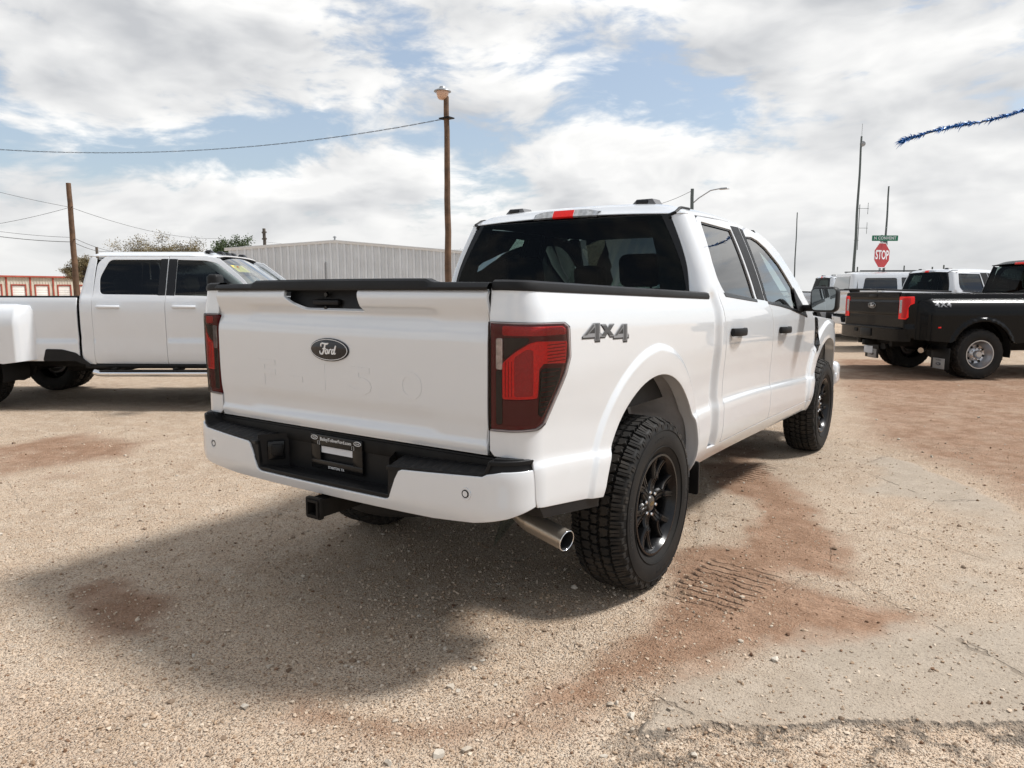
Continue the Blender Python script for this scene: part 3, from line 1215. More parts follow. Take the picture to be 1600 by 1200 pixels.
    # pressed model lettering: thin raised strokes
    for ch, xc in (('F', -.43), ('-', -.235), ('1', -.07), ('5', .16), ('0', .42)):
        v, f = text_mesh(ch, .165, .0012, 1.0, .005)
        P = [((p[0] - v[:, 0].mean()) * 1.75 + xc, p[2], 1.065 + p[1] * .92) for p in v]
        P = [(x, float(tail_fn(np.array([x]), np.array([z]))[0][1]) - (.0004 if y > 0 else .0013), z) for x, y, z in P]
        MB().add(P, f).build('pressed_letter', WHITE, tg, 20)
    # seam backing (dark) behind the gate and lamp gaps
    for sgn in (1, -1):
        MB().box((sgn * .803, -1.075, 1.14), (.03, .05, .60)).build('seam', GAP, root)
    # ---- 4x4 decal
    def dec(pts, m, lf, nm, hls=()):
        return panel(nm, pts, side_fn, m, bs, .01, lift=lf, flange=0, holes=hls)
    g4 = [(0, .25), (.62, 1.0), (1.0, 1.0), (1.0, .36), (1.12, .36), (1.12, .12), (1.0, .12), (1.0, -.10), (.70, -.10), (.70, .12), (0, .12)]
    g4h = [(.34, .36), (.70, .36), (.70, .74)]
    gx = [(0, .16), (.34, .58), (.06, 1.0), (.42, 1.0), (.56, .76), (.72, 1.0), (1.06, 1.0), (.74, .58), (1.10, .16), (.72, .16), (.54, .42), (.38, .16)]

    def mp(pts, y0, z0, w, h):
        return [(y0 + a * w, z0 + b * h - .02 * (y0 + a * w + .6)) for a, b in pts]
    for (pts, hl, y0, w, z0, h) in ((g4, [g4h], -.770, .135, 1.247, .062), (gx, [], -.628, .112, 1.244, .060), (g4, [g4h], -.512, .122, 1.238, .064)):
        grow = lambda q, e: [(a + (a - .5) * e, b + (b - .5) * e) for a, b in q]
        dec(mp(grow(pts, .10), y0, z0 - .004, w, h), DECB, .0012, 'decal_backing')  # black printed backing, slightly larger, forms the dark border of each character
        dec(mp(pts, y0, z0, w, h), DECL, .0022, 'decal_outline', [mp(x, y0, z0, w, h) for x in hl])
        inner = [(.5 + (a - .5) * .86, .5 + (b - .5) * .80) for a, b in pts]
        if not hl:
            dec(mp(inner, y0, z0, w, h), DECG, .0030, 'decal_face')
        else:
            dec(mp([(.10, .27), (.60, .90), (.66, .90), (.66, .80), (.24, .27)], y0, z0, w, h), DECG, .0030, 'decal_face')
            dec(mp([(.74, .95), (.95, .95), (.95, -.06), (.74, -.06)], y0, z0, w, h), DECG, .0030, 'decal_face')
    # ---- fuel door on the far side
    MB().lathe([(0, 0), (.085, 0), (.09, -.004)], 32, 'x', (-.992, .35, 1.18)).build('fuel_door', WHITE, root)
    # ---- cab
    corner_poly = [(1.02, 1.40), (1.02, 1.46), (1.02, 1.872), (2.0, 1.866), (2.99, 1.866), (2.99, 1.80), (2.99, 1.60), (2.99, 1.38), (2.99, 1.05), (2.99, .84), (2.99, .50), (1.02, .50)]
    cp = panel('cab_corner', corner_poly, cab_fn, WHITE, root, .03, flange=.01, extra=[(u, z) for u in np.linspace(1.05, 2.97, 60) for z in np.arange(.52, 1.86, .045)])
    mirrored(cp)
    # back wall under the glass
    panel('cab_back', [(-1.02, .55), (1.02, .55), (1.02, 1.43), (-1.02, 1.43)], cab_fn, WHITE, root, .1, flange=0)
    # black trim band and the glass
    band = panel('glass_surround', [(-1.03, 1.405), (1.03, 1.405), (1.03, 1.868), (-1.03, 1.868)], cab_fn, GLOSSB, root, .04, flange=0, lift=.002,
                 holes=[[(-.80, 1.45), (.80, 1.45), (.80, 1.845), (-.80, 1.845)]])
    bw = panel('back_window', [(-.985, 1.415), (.985, 1.415), (.925, 1.862), (-.925, 1.862)], cab_fn, G_BACK, root, .04, lift=.006, flange=.004)
    # ---- doors
    rd = [(.935, .56), (.935, .82), (.935, 1.05), (.895, 1.31), (.878, 1.38), (.868, 1.48), (.866, 1.60), (.866, 1.80), (.885, 1.848), (.93, 1.862), (1.40, 1.874), (1.690, 1.868), (1.735, 1.60), (1.775, 1.37), (1.88, 1.330), (1.905, 1.15), (1.925, .97), (1.925, .76), (1.905, .56)]
    # window openings
    rwin = rounded([(.985, 1.418), (1.575, 1.378), (1.545, 1.60), (1.52, 1.828), (.955, 1.838), (.912, 1.60), (.918, 1.50)], [.05, .015, 0, .015, .03, 0, 0.03], 5)
    B0, B1 = 1.70, 1.775
    # doors carry a shared cut line on the pillar
    cut = [(1.915, .56), (1.935, .76), (1.935, .97), (1.915, 1.15), (1.885, 1.32), (1.775, 1.42), (1.745, 1.60), (1.715, 1.872)]
    cutb = [(y - .0135, z) for y, z in cut]
    rd = [(.935, .56), (.935, .82), (.935, 1.05), (.895, 1.31), (.878, 1.38), (.869, 1.48), (.876, 1.60), (.893, 1.80), (.912, 1.848), (.95, 1.862), (1.40, 1.874)] + cutb[::-1]
    door_r = panel('rear_door', rd, side_fn, WHITE, root, RES, holes=[rwin], extra=crease_pts(.94, 1.93))
    fwin = [(1.845, 1.366), (1.815, 1.60), (1.795, 1.802), (1.95, 1.808), (2.08, 1.790), (2.23, 1.745), (2.45, 1.63), (2.62, 1.49), (2.76, 1.36), (2.875, 1.245), (2.74, 1.262), (2.60, 1.285), (2.38, 1.318), (2.10, 1.345)]
    fwin = rounded(fwin, [.015, 0, .015, .02, .02, .02, 0, 0, 0, .01, .02, .02, .02, .02], 3)
    fd = cut + [(1.90, 1.868), (2.17, 1.834), (2.40, 1.781), (2.556, 1.715), (2.82, 1.52), (3.02, 1.32), (3.105, 1.235), (3.135, 1.10), (3.185, .90), (3.195, .78), (3.15, .66), (3.10, .58), (3.06, .545)]
    door_f = panel('front_door', fd, side_fn, WHITE, root, RES, holes=[fwin], extra=crease_pts(1.93, 3.2))
    doors = [(door_r, 1), (door_f, 1)]
    dl = [mirrored(door_r), mirrored(door_f)]
    # glazing, pillar trims, handles
    for sgn, dr, df in ((1, door_r, door_f), (-1, dl[0], dl[1])):
        def side(nm, pts, m, par, lf, **k):
            o = panel(nm, pts, side_fn, m, par, .04, lift=lf, **k)
            if sgn < 0:
                o2 = mirrored(o)
                bpy.data.objects.remove(o)
                o = o2
            return o
        ex = lambda pts, e: [(p[0] + (p[0] - np.mean([q[0] for q in pts])) * e, p[1] + (p[1] - np.mean([q[1] for q in pts])) * e * 1.4) for p in pts]
        side('window', ex(rwin, .03), G_DARK, dr, -.012, flange=0)
        side('window', ex(fwin, .02), G_FRONT, df, -.012, flange=0)
        # rubber surrounds: ring just inside the openings
        for nm, win, par in (('window_seal', rwin, dr), ('window_seal', fwin, df)):
            P = np.array(win)
            c = P.mean(0)
            din = []
            for (a, b) in P:
                v = c - np.array([a, b])
                v /= np.linalg.norm(v)
                din.append((a + v[0] * .016, b + v[1] * .016))
            side(nm, win, GLOSSB, par, -.006, flange=0, holes=[din])
        # pillar appliques
        side('pillar_trim', [(1.605, 1.386), (1.762, 1.376), (1.735, 1.60), (1.703, 1.852), (1.535, 1.850), (1.57, 1.60)], PLASTIC, dr, .0025, flange=.004)
        side('pillar_trim', [(1.786, 1.374), (1.835, 1.368), (1.806, 1.60), (1.785, 1.842), (1.725, 1.850), (1.758, 1.60)], PLASTIC, df, .0025, flange=.004)
        # door mirror sail
        side('mirror_sail', [(2.60, 1.29), (2.885, 1.238), (2.79, 1.345), (2.66, 1.46)], PLASTIC, df, .003, flange=.006)
        side('belt_moulding', [(.97, 1.424), (.985, 1.404), (1.59, 1.366), (1.59, 1.380)], GLOSSB, dr, .003, flange=.003)
        side('belt_moulding', [(1.845, 1.366), (1.845, 1.350), (2.10, 1.331), (2.38, 1.303), (2.60, 1.270), (2.88, 1.230), (2.885, 1.245), (2.60, 1.288), (2.38, 1.319), (2.10, 1.346)], GLOSSB, df, .003, flange=.003)
        for par, y0, zc, L in ((dr, 1.10, 1.198, .225), (df, 2.16, 1.165, .225)):
            # recessed cup
            cup = []
            for k in range(24):
                a = 2 * math.pi * k / 24
                cup.append((y0 + .066 * math.cos(a), zc - .004 + .068 * math.sin(a)))
            o = panel('handle_cup', cup, lambda y, z, y0=y0, zc=zc: np.stack([side_h(y, z) - .024 * np.clip(1 - (((y - y0) / .069) ** 2 + ((z - zc + .004) / .071) ** 2), 0, 1) + .0012, y, z], -1), WHITE, par, .008, flange=0)
            if sgn < 0:
                mirrored(o)
                bpy.data.objects.remove(o)
            x = float(side_h(y0, zc))
            h = MB()
            pts = []
            for k in range(9):
                u = k / 8
                pts.append((x + .012 + .026 * math.sin(math.pi * u) ** .45, y0 - L / 2 + L * u, zc - .004 * u))
            n = 12
            vs, fs = [], []
            for i, p in enumerate(pts):
                for k in range(n):
                    a = 2 * math.pi * k / n
                    ca, sa = math.cos(a), math.sin(a)
                    vs.append((p[0] + .011 * np.sign(ca) * abs(ca) ** .6, p[1], p[2] + .0235 * np.sign(sa) * abs(sa) ** .6))
            for i in range(len(pts) - 1):
                for k in range(n):
                    fs.append((i * n + k, i * n + (k + 1) % n, (i + 1) * n + (k + 1) % n, (i + 1) * n + k))
            fs += [tuple(reversed(range(n))), tuple((len(pts) - 1) * n + k for k in range(n))]
            h.add(vs, fs)
            h.box((x + .006, y0 - L / 2 + .02, zc), (.03, .03, .024), .004).box((x + .006, y0 + L / 2 - .02, zc - .004), (.03, .03, .024), .004)
            if sgn < 0:
                h.mirror()
            h.build('door_handle', PLASTIC, par)
    # added backing sheet, coloured black so the door seams read dark
    for sgn in (1, -1):
        mb = MB()
        ys = np.linspace(.84, 3.15, 30)
        zs = np.linspace(.56, 1.32, 12)
        P = np.zeros((len(ys), len(zs), 3))
        for i, y in enumerate(ys):
            for j, z in enumerate(zs):
                P[i, j] = (sgn * (float(side_base(y, z)) - .03), y, z)
        mb.grid(P)
        mb.build('seam_backing', GAP, root)
    for nm, pl_, hl in (('door_trim', rd, [rwin]), ('door_trim', fd, [fwin])):
        o = panel(nm, pl_, side_fn, SEAT, root, .07, holes=hl, lift=-.034, flange=0)
        mirrored(o)
    o = panel('pillar_lining', corner_poly, cab_fn, SEAT, root, .08, lift=-.02, flange=0)
    mirrored(o)
    # ---- rockers
    rk = panel('rocker_panel', [(.61, .475), (3.12, .462), (3.10, .535), (3.05, .538), (1.90, .551), (.94, .551), (.80, .553), (.705, .56), (.705, .51), (.625, .485)], side_fn, WHITE, root, .03)
    mirrored(rk)
    # ---- front fenders, hood, nose
    fa = arc_pts(3.665, .495, .535, 185, -5, 36)
    fender = [(3.11, .545), (3.16, .655), (3.205, .78), (3.195, .90), (3.145, 1.10), (3.12, 1.235), (3.22, 1.225), (3.8, 1.185), (4.30, 1.12), (4.55, 1.06), (4.58, .95), (4.58, .75), (4.56, .62), (4.24, .60)] + fa[::-1]
    fe = panel('front_fender', fender, side_fn, WHITE, root, .022, extra=flare_pts(3.665, .495))
    fel = mirrored(fe)
    for sgn, par in ((1, fe), (-1, fel)):
        P = np.zeros((len(fa), 3, 3))
        for i, (yy, zz) in enumerate(fa):
            x = float(side_h(yy, zz))
            for k, dx in enumerate((.004, .03, .08)):
                P[i, k] = (sgn * (x - dx), yy, zz)
        MB().grid(P).build('arch_lip', WHITE, par)
        v_ = panel('fender_vent', rounded([(3.150, 1.225), (3.235, 1.215), (3.275, 1.12), (3.285, .985), (3.225, .93), (3.205, 1.05)], .02, 3), side_fn, GLOSSB, par, .02, lift=.006, flange=.008)
        if sgn < 0:
            mirrored(v_)
            bpy.data.objects.remove(v_)
        # vent fins
        mb = MB()
        for k in range(5):
            z0 = 1.19 - k * .05
            y0 = 3.21 + k * .012
            x0 = float(side_h(y0, z0)) + .008
            mb.box((sgn * x0, y0, z0), (.008, .05, .010), .002)
        mb.build('vent_fin', PLASTIC, par)

    def hood(u, y):
        u, y = np.asarray(u, float), np.asarray(y, float)
        W = side_base(y, np.full_like(y, 1.15)) - .01
        edge = np.interp(y, [3.0, 3.22, 3.8, 4.3, 4.55, 4.7], [1.255, 1.235, 1.195, 1.13, 1.07, 1.02])
        z = edge + .055 * (1 - u ** 4) - .02 * np.exp(-((np.abs(u) - .62) / .08) ** 2)
        return np.stack([u * W * .97, y, z], -1)
    panel('hood', [(-1, 3.22), (1, 3.22), (1, 4.30), (.9, 4.55), (-.9, 4.55), (-1, 4.30)], hood, WHITE, root, .06, flange=.03)
    MB().box((0, 4.52, .90), (1.30, .10, .34), .03).build('grille', PLASTIC, root)
    for sgn in (1, -1):
        MB().box((sgn * .77, 4.50, .93), (.22, .14, .26), .03).build('head_lamp', CLEARL, root)
    mb = MB().box((0, 4.62, .62), (1.86, .22, .24), .06, 4)
    mb.build('front_bumper', WHITE, root)
    MB().box((0, 4.60, .50), (1.70, .20, .08), .03).build('air_dam', PLASTIC, root)
    MB().box((0, 3.15, 1.243), (1.66, .22, .02), .008).build('cowl', PLASTIC, root)
    # ---- roof
    rf = panel('roof', [(-1, .870), (-.985, .83), (-.955, .80), (-.90, .778), (-.86, .775), (.86, .775), (.90, .778), (.955, .80), (.985, .83), (1, .870), (1, 2.12), (.9, 2.19), (0, 2.26), (-.9, 2.19), (-1, 2.12)], roof_fn, WHITE, root, .04, flange=.006)
    # roof side rails down to the door tops
    for sgn in (1, -1):
        ys = np.concatenate([np.linspace(.93, 2.2, 22), np.linspace(2.25, 3.12, 16)])
        P = np.zeros((len(ys), 3, 3))
        for i, y in enumerate(ys):
            zr = float(_zr(y))
            x = float(side_base(y, zr))
            P[i] = [(sgn * (x - .006), y, zr - .010), (sgn * (x - .004), y, zr - .002), (sgn * (x - .02), y, zr + .006)]
        g = MB().grid(P)
        g.build('roof_ditch', PLASTIC, root)
        # A pillar
        ys = np.linspace(2.12, 3.14, 20)
        P = np.zeros((len(ys), 6, 3))
        for i, y in enumerate(ys):
            zr = float(_zr(y))
            x = float(side_base(y, zr)) - .004
            P[i] = [(sgn * x, y, zr - .012), (sgn * (x - .002), y + .006, zr + .004), (sgn * (x - .02), y + .03, zr + .022), (sgn * (x - .05), y + .055, zr + .028), (sgn * (x - .075), y + .07, zr + .022), (sgn * (x - .08), y + .05, zr - .03)]
        g = MB().grid(P)
        if sgn < 0:
            g.f = [tuple(reversed(f)) for f in g.f]
        g.build('windscreen_pillar', WHITE, root, 60)
        g2 = MB().grid(P - np.array([sgn * .014, .03, .012]))
        g2.build('pillar_lining', SEAT, root, 60)
        # black ditch strip curling over the back corner of the roof
        pts = []
        for y in np.linspace(.785, 1.0, 8):
            p = roof_fn(np.array([sgn * .915]), np.array([y]))[0]
            pts.append((p[0], p[1], p[2] + .001))
        for z in (1.862, 1.845):
            p = cab_fn(np.array([sgn * 1.005]), np.array([z]))[0]
            pts.insert(0, (p[0], p[1] - .004, p[2]))
        MB().tube(pts, .010, 8).build('drip_strip', PLASTIC, root)
        # clearance housing on the roof
        c = roof_fn(np.array([sgn * .60]), np.array([.97]))[0]
        hx = c[0]
        mb = MB()
        lo = [(-.085, -.055), (.085, -.055), (.085, .055), (-.085, .055)]
        hi = [(-.050, -.040), (.050, -.040), (.058, .048), (-.058, .048)]
        mb.add([(hx + a, .95 + b, c[2] - .012) for a, b in lo] + [(hx + a, .95 + b, c[2] + .030) for a, b in hi], [(0, 1, 5, 4), (1, 2, 6, 5), (2, 3, 7, 6), (3, 0, 4, 7), (4, 5, 6, 7)])
        o = mb.build('roof_marker', mat('marker_grey', (.10, .10, .105), .5), root)
        MB().box((hx - .012, .903, c[2] + .011), (.075, .012, .028), .003).build('marker_lens', GLOSSB, o)
    # high brake lamp
    side_l = []
    for x0, x1, nm, m_ in ((-.225, -.075, 'cargo_lens', CLEARL), (-.073, .073, 'brake_lens', REDL), (.075, .225, 'cargo_lens', CLEARL)):
        q = MB()
        n = 8
        P = np.zeros((n, 5, 3))
        for i in range(n):
            x = x0 + (x1 - x0) * i / (n - 1)
            e = 1 - .35 * max(0, (abs(x) - .12) / .105) ** 2
            yb = .742 + .03 * (x / .25) ** 2
            P[i] = [(x - .0, yb + .012, 1.876), (x, yb - .006, 1.878), (x, yb - .012, 1.886), (x, yb + .010, 1.886 + .040 * e), (x, yb + .05, 1.886 + .044 * e)]
        q.grid(P)
        if nm == 'brake_lens':
            hb = q.build('high_brake_lamp', m_, root, 40)
        else:
            side_l.append(q)
    for q in side_l:
        q.build('cargo_lens', CLEARL, hb, 40)
    # ---- windscreen
    def ws(u, t):
        u, t = np.asarray(u, float), np.asarray(t, float)
        y = 2.25 + t * .98 + .0 * u
        yy = 2.19 + t * .96 - .06 * u ** 2 * (1 - t) - .16 * u ** 2 * t
        zr = _zr(np.clip(yy - .05, .8, 3.1))
        W = side_base(np.clip(yy, .8, 3.1), zr) - .055
        z = (1.905 + (1.265 - 1.905) * t ** 1.12) - .03 * u ** 2
        z = z
        return np.stack([u * W, yy + .06 * (1 - u ** 2), z], -1)
    wp = panel('windscreen', [(-1, 0), (1, 0), (1, 1), (-1, 1)], ws, G_WIND, root, .1, flange=0)
    # ---- mirrors
    for sgn in (1, -1):
        x0 = .99
        mb = MB().box((x0 + .135, 2.80, 1.372), (.205, .13, .195), .045, 5, Matrix.Rotation(math.radians(-8 * sgn if sgn < 0 else -8), 3, 'Z') if False else None)
        mb.box((x0 + .02, 2.80, 1.305), (.12, .07, .05), .018, 3)
        if sgn < 0:
            mb.mirror()
        mo = mb.build('door_mirror', PLASTIC, root)
        q = rounded([(x0 + .055, 1.292), (x0 + .216, 1.292), (x0 + .222, 1.452), (x0 + .049, 1.452)], .03, 4)
        g = MB().prism(q, 2.7325, 2.7425, lambda a, b, h: (a, h, b))
        if sgn < 0:
            g.mirror()
        g.build('mirror_glass', MIRROR, mo, 20)
    # ---- rear bumper
    bpoly = [(-1.03, .672), (-.92, .640), (-.78, .612), (-.60, .600), (.60, .600), (.78, .612), (.92, .640), (1.03, .672), (1.04, .70), (1.045, .802), (.90, .802), (.845, .793), (.825, .783), (.47, .764), (.455, .758), (.437, .728), (.405, .650), (.392, .640), (.375, .637),
             (-.375, .637), (-.392, .640), (-.405, .650), (-.437, .728), (-.455, .758), (-.47, .764), (-.825, .783), (-.845, .793), (-.90, .802), (-1.045, .802), (-1.04, .70)]
    bp = panel('rear_bumper', bpoly, bump_fn, WHITE, root, .02, flange=.02)
    blk = [(-1.045, .66), (-.92, .655), (-.60, .615), (.60, .615), (.92, .655), (1.045, .66), (1.045, .842), (.87, .846), (.835, .80), (.80, .790), (.46, .775), (.40, .775), (.395, .655), (-.395, .655), (-.40, .775), (-.46, .775), (-.80, .790), (-.835, .80), (-.87, .846), (-1.045, .842)]
    panel('bumper_fascia', blk, bump_fn, PLASTIC, bp, .025, lift=-.007, flange=.03)
    # step pads
    for sgn in (1, -1):
        outl = [(.40, -1.225)] + [(float(p[0]) - .010 * max(0, float(p[0]) - .80) / .17, float(p[1]) + .011) for p in bump_fn(np.linspace(.46, 1.04, 30), np.full(30, .79))] + [(.955, -1.03), (.90, -1.075), (.84, -1.10), (.40, -1.10)]

        def pad(x, y):
            x, y = np.asarray(x, float), np.asarray(y, float)
            z = .776 + .018 * ss(-1.22, -1.12, y) + .014 * np.clip((x - .46) / .4, 0, 1)
            grip = ss(.825, .850, x + .12 * (y + 1.2))
            ribs = .0035 * (np.abs(((x * 22) % 1) - .5) * 2) * (1 - grip) * ss(-1.205, -1.185, y) + .0028 * ((np.floor(x * 90) + np.floor(y * 90)) % 2) * grip * ss(.0, .02, 1.0 - np.hypot((x - .70) / .235, np.minimum(y + 1.03, 0) / .17))
            z = z * (1 - grip) + .843 * grip + ribs
            return np.stack([x, y, z], -1)
        o = panel('step_pad', outl, pad, PLASTIC, bp, .008, flange=.016, r=.005)
        if sgn < 0:
            mirrored(o)
            bpy.data.objects.remove(o)
    # recess for the plate
    mb = MB()
    q = [(-.40, -1.215), (.40, -1.215), (.33, -1.105), (-.33, -1.105)]
    vs = [(x, y, .648) for x, y in q] + [(x, y, .80) for x, y in q]
    mb.add(vs, [(0, 1, 2, 3), (1, 5, 6, 2), (2, 6, 7, 3), (3, 7, 4, 0)])
    mb.box((0, -1.088, .822), (1.66, .03, .03), .006)
    mb.build('plate_recess', PLASTIC, bp)
    # shelf under the tailgate
    MB().box((0, -1.06, .80), (1.80, .10, .06), .01).build('under_shelf', DARKST, root)
    for sgn in (1, -1):
        MB().box((sgn * .86, -1.065, .835), (.10, .05, .03), .008).build('corner_bracket', WHITE, root)
    # plate frame
    pf = MB()
    x0, x1, z0, z1 = -.158, .158, .672, .822
    yy = -1.118
    outer = rounded([(x0, z0), (x1, z0), (x1, z1), (x0, z1)], .012, 3)
    pf.box((0, yy, z0 + .020), (x1 - x0, .012, .040), .004).box((0, yy, z1 - .024), (x1 - x0, .012, .048), .004)
    pf.box((x0 + .030, yy, (z0 + z1) / 2), (.060, .011, z1 - z0 - .01), .004).box((x1 - .030, yy, (z0 + z1) / 2), (.060, .011, z1 - z0 - .01), .004)
    fr = pf.build('plate_frame', GLOSSB, bp)
    MB().box((0, yy + .004, .757), (.20, .004, .028)).build('plate_insert', mat('plate_white', (.62, .63, .65), .5), fr)
    MB().box((0, yy + .004, .702), (.20, .004, .010)).build('plate_insert', mat('plate_blue', (.30, .38, .52), .5), fr)
    for txt, sz, zc_ in (('BaileyToliverFord.com', .021, .803), ('STANTON, TX', .015, .684)):
        v, f = text_mesh(txt, sz, .0005)
        MB().add([(p[0], yy - .0068 - p[2], zc_ + p[1]) for p in v], f).build('frame_lettering', WLET, fr, 20)
    for sx in (-1, 1):
        mb = MB()
        pts = [(sx * .132 + .020 * math.cos(a), yy - .0068, .807 + .0085 * math.sin(a)) for a in np.linspace(0, 2 * math.pi, 20, endpoint=False)]
        mb.tube(pts, .0013, 5, closed=True)
        v, f = text_mesh('Ford', .011, .0003)
        mb.add([(sx * .132 + p[0], yy - .0068 - p[2], .807 + p[1]) for p in v], f)
        sq = [(sx * .105 + a, yy - .0068, .786 + b) for a, b in ((-.006, -.008), (.006, -.008), (.006, .008), (-.006, .008))]
        mb.tube(sq, .0009, 4, closed=True)
        mb.build('frame_badge', WLET, fr, 40)
    # trailer plug, hole covers, sensors
    R_ = Matrix.Rotation(math.radians(-42), 3, 'Z')
    mb = MB().box((-.355, -1.155, .728), (.075, .03, .085), .006, 2, Matrix.Rotation(math.radians(58), 3, 'Z'))
    pl = mb.build('trailer_socket', GLOSSB, bp)
    MB().box((-.343, -1.158, .730), (.05, .02, .055), .006, 2, Matrix.Rotation(math.radians(58), 3, 'Z')).build('socket_lid', PLASTIC, pl)
    MB().box((-.352, -1.172, .742), (.014, .008, .016), .002, 1, Matrix.Rotation(math.radians(58), 3, 'Z')).build('socket_hinge', CHROME, pl)
    for x, z in ((-.43, .69), (.417, .69)):
        MB().lathe([(0, -.004), (.014, -.004), (.017, -.001), (.017, .006)], 20, 'y', (x, float(bump_fn(np.array([x]), np.array([z]))[0][1]) + .008, z)).build('hole_cover', PLASTIC, bp)
    for x in (-.757, .757):
        yb = float(bump_fn(np.array([x]), np.array([.717]))[0][1])
        s_ = MB().lathe([(.024, .004), (.0235, -.0015), (.021, -.0020), (.0185, -.0015), (.018, .004)], 32, 'y', (x, yb, .717)).build('parking_sensor', WHITE, bp)
        MB().lathe([(.0145, .004), (.0145, -.0024), (.011, -.0024), (.011, .004)], 32, 'y', (x, yb, .717)).build('sensor_ring', GAP, s_)
        MB().lathe([(0, -.0018), (.011, -.0018), (.0112, .004)], 32, 'y', (x, yb, .717)).build('sensor_face', WHITE, s_)
    # ---- hitch
    mb = MB()
    s = .036
    t = .026
    vs = []
    for y in (-1.262, -.95):
        for k in (s, t):
            vs += [(-k, y, .545 - k), (k, y, .545 - k), (k, y, .545 + k), (-k, y, .545 + k)]
    fs = []
    for i in range(4):
        j = (i + 1) % 4
        fs += [(i, j, 4 + j, 4 + i), (j, i, 8 + i, 8 + j), (4 + i, 4 + j, 12 + j, 12 + i)]
    mb.add(vs, fs)
    mb.box((0, -1.245, .545 + .040), (.082, .02, .009), .002).box((0, -1.245, .545 - .040), (.082, .02, .009), .002)
    mb.box((.040, -1.245, .545), (.009, .02, .082), .002).box((-.040, -1.245, .545), (.009, .02, .082), .002)
    mb.build('hitch_receiver', DARKST, root)
    mb = MB().box((0, -1.02, .64), (1.1, .09, .09), .015)
    mb.build('hitch_beam', DARKST, root)
    # ---- exhaust
    mb = MB()
    A = [np.array(p) for p in ((.60, .45, .56), (.58, -.35, .555), (.57, -.60, .545), (.63, -.72, .530), (.75, -.785, .508), (.925, -.815, .477))]
    mb.tube(A, .040, 20, cap=False)
    ex_ = mb.build('exhaust_pipe', mat('tip_steel', (.42, .37, .31), .34, .75, rvar=.08), root, 60)
    d = (A[-1] - A[-2]) / np.linalg.norm(A[-1] - A[-2])
    MB().tube([A[-1] - d * .16, A[-1] + d * .03], .0425, 28, cap=False).build('exhaust_tip', mat('tip_steel', (.42, .37, .31), .34, .75, rvar=.08), ex_, 60)
    MB().tube([A[-1] + d * .028, A[-1] - d * .15], .0385, 28, cap=False).build('tip_bore', GAP, ex_, 60)
    pts = []
    P0 = A[-1] + d * .03
    a_ = np.cross(d, [0, 0, 1.0])
    a_ /= np.linalg.norm(a_)
    b_ = np.cross(a_, d)
    MB().tube([P0 + .0405 * (math.cos(t) * a_ + math.sin(t) * b_) for t in np.linspace(0, 2 * math.pi, 28, endpoint=False)], .0025, 6, closed=True).build('tip_lip', CHROME, ex_, 60)
    # ---- wheel wells
    for sgn in (1, -1):
        for cy, cz, R, y0, y1, nm in ((-.055, .50, .575, -.60, .50, 'wheel_liner'), (3.665, .49, .56, 3.12, 4.22, 'wheel_liner')):
            P = []
            for a in np.linspace(164, -6, 30):
                yy, zz = cy + R * math.cos(math.radians(a)), cz + R * math.sin(math.radians(a))
                rib = .006 * math.sin(a * .35)
                P.append([(sgn * .94, yy, zz + rib), (sgn * .86, yy, zz + .01), (sgn * .62, yy, zz + .005 + rib), (sgn * .60, yy, zz - .05)])
            MB().grid(np.array(P)).build(nm, LINER, root, 50)
            MB().box((sgn * .60, cy, .80), (.02, 1.0, .5)).build('well_wall', DARKST, root)
        MB().prism(rounded([(.815, .34), (.985, .34), (.985, .52), (.815, .54)], .012, 2), .535, .548, lambda a, b, h: (sgn * a, h, b)).build('mud_flap', PLASTIC, root)
        MB().prism([(-1.05, .665), (-.60, .60), (-.60, .56), (-1.02, .62)], .86, .975, lambda a, b, h: (sgn * h, a, b)).build('valance', PLASTIC, root)
        MB().box((sgn * .968, 4.25, .63), (.03, .07, .06), .01).build('front_deflector', WHITE, root)
    # ---- underside
    mb = MB()
    for sgn in (1, -1):
        mb.box((sgn * .50, 1.85, .58), (.08, 5.2, .14), .01)
    mb.box((0, -.9, .58), (1.0, .06, .12)).box((0, .9, .58), (1.0, .08, .12)).box((0, 2.4, .52), (1.0, .2, .1))
    mb.build('chassis_frame', DARKST, root)
    mb = MB().tube([(-.72, 0, .418), (.72, 0, .418)], .045, 16)
    mb.lathe([(0, -.15), (.10, -.12), (.16, -.03), (.165, .03), (.12, .12), (.05, .2), (0, .2)], 20, 'y', (0, 0, .418))
    mb.tube([(0, .1, .43), (0, 2.2, .52)], .045, 12)
    mb.build('rear_axle', DARKST, root)
    mb = MB()
    for sgn in (1, -1):
        mb.tube([(sgn * .55, -.75, .62), (sgn * .55, -.3, .47), (sgn * .55, 0, .46), (sgn * .55, .3, .47), (sgn * .55, .7, .60)], .035, 8)
        mb.tube([(sgn * .62, -.02, .40), (sgn * .52, -.28, .95)], .032, 12)
    mb.build('rear_spring', DARKST, root)
    MB().lathe(tyre_profile(.37, .10, .22), 48, 'z', (0, -.62, .54)).build('spare_tyre', RUBBER, root, 50)
    MB().box((0, 1.9, .60), (1.5, 2.2, .06)).build('floor_pan', DARKST, root)
    MB().box((0, 3.6, .70), (1.1, 1.2, .30)).build('engine_bay', GAP, root)
    # ---- interior
    seats(root, [(2.20, .86, 1.38, 1.53, (-.40, .40)), (1.32, .88, 1.40, 1.56, (-.42, .42))], SEAT)
    MB().box((0, 2.78, 1.10), (1.50, .50, .30), .08, 3).build('dashboard', SEAT, root)
    MB().box((0, 2.1, .86), (.26, .6, .3), .05).build('console', SEAT, root)
    cx = np.array([-.40, 2.46, 1.17])
    pts = [cx + .185 * np.array([math.cos(a), -.40 * math.sin(a), .91 * math.sin(a)]) for a in np.linspace(0, 2 * math.pi, 28, endpoint=False)]
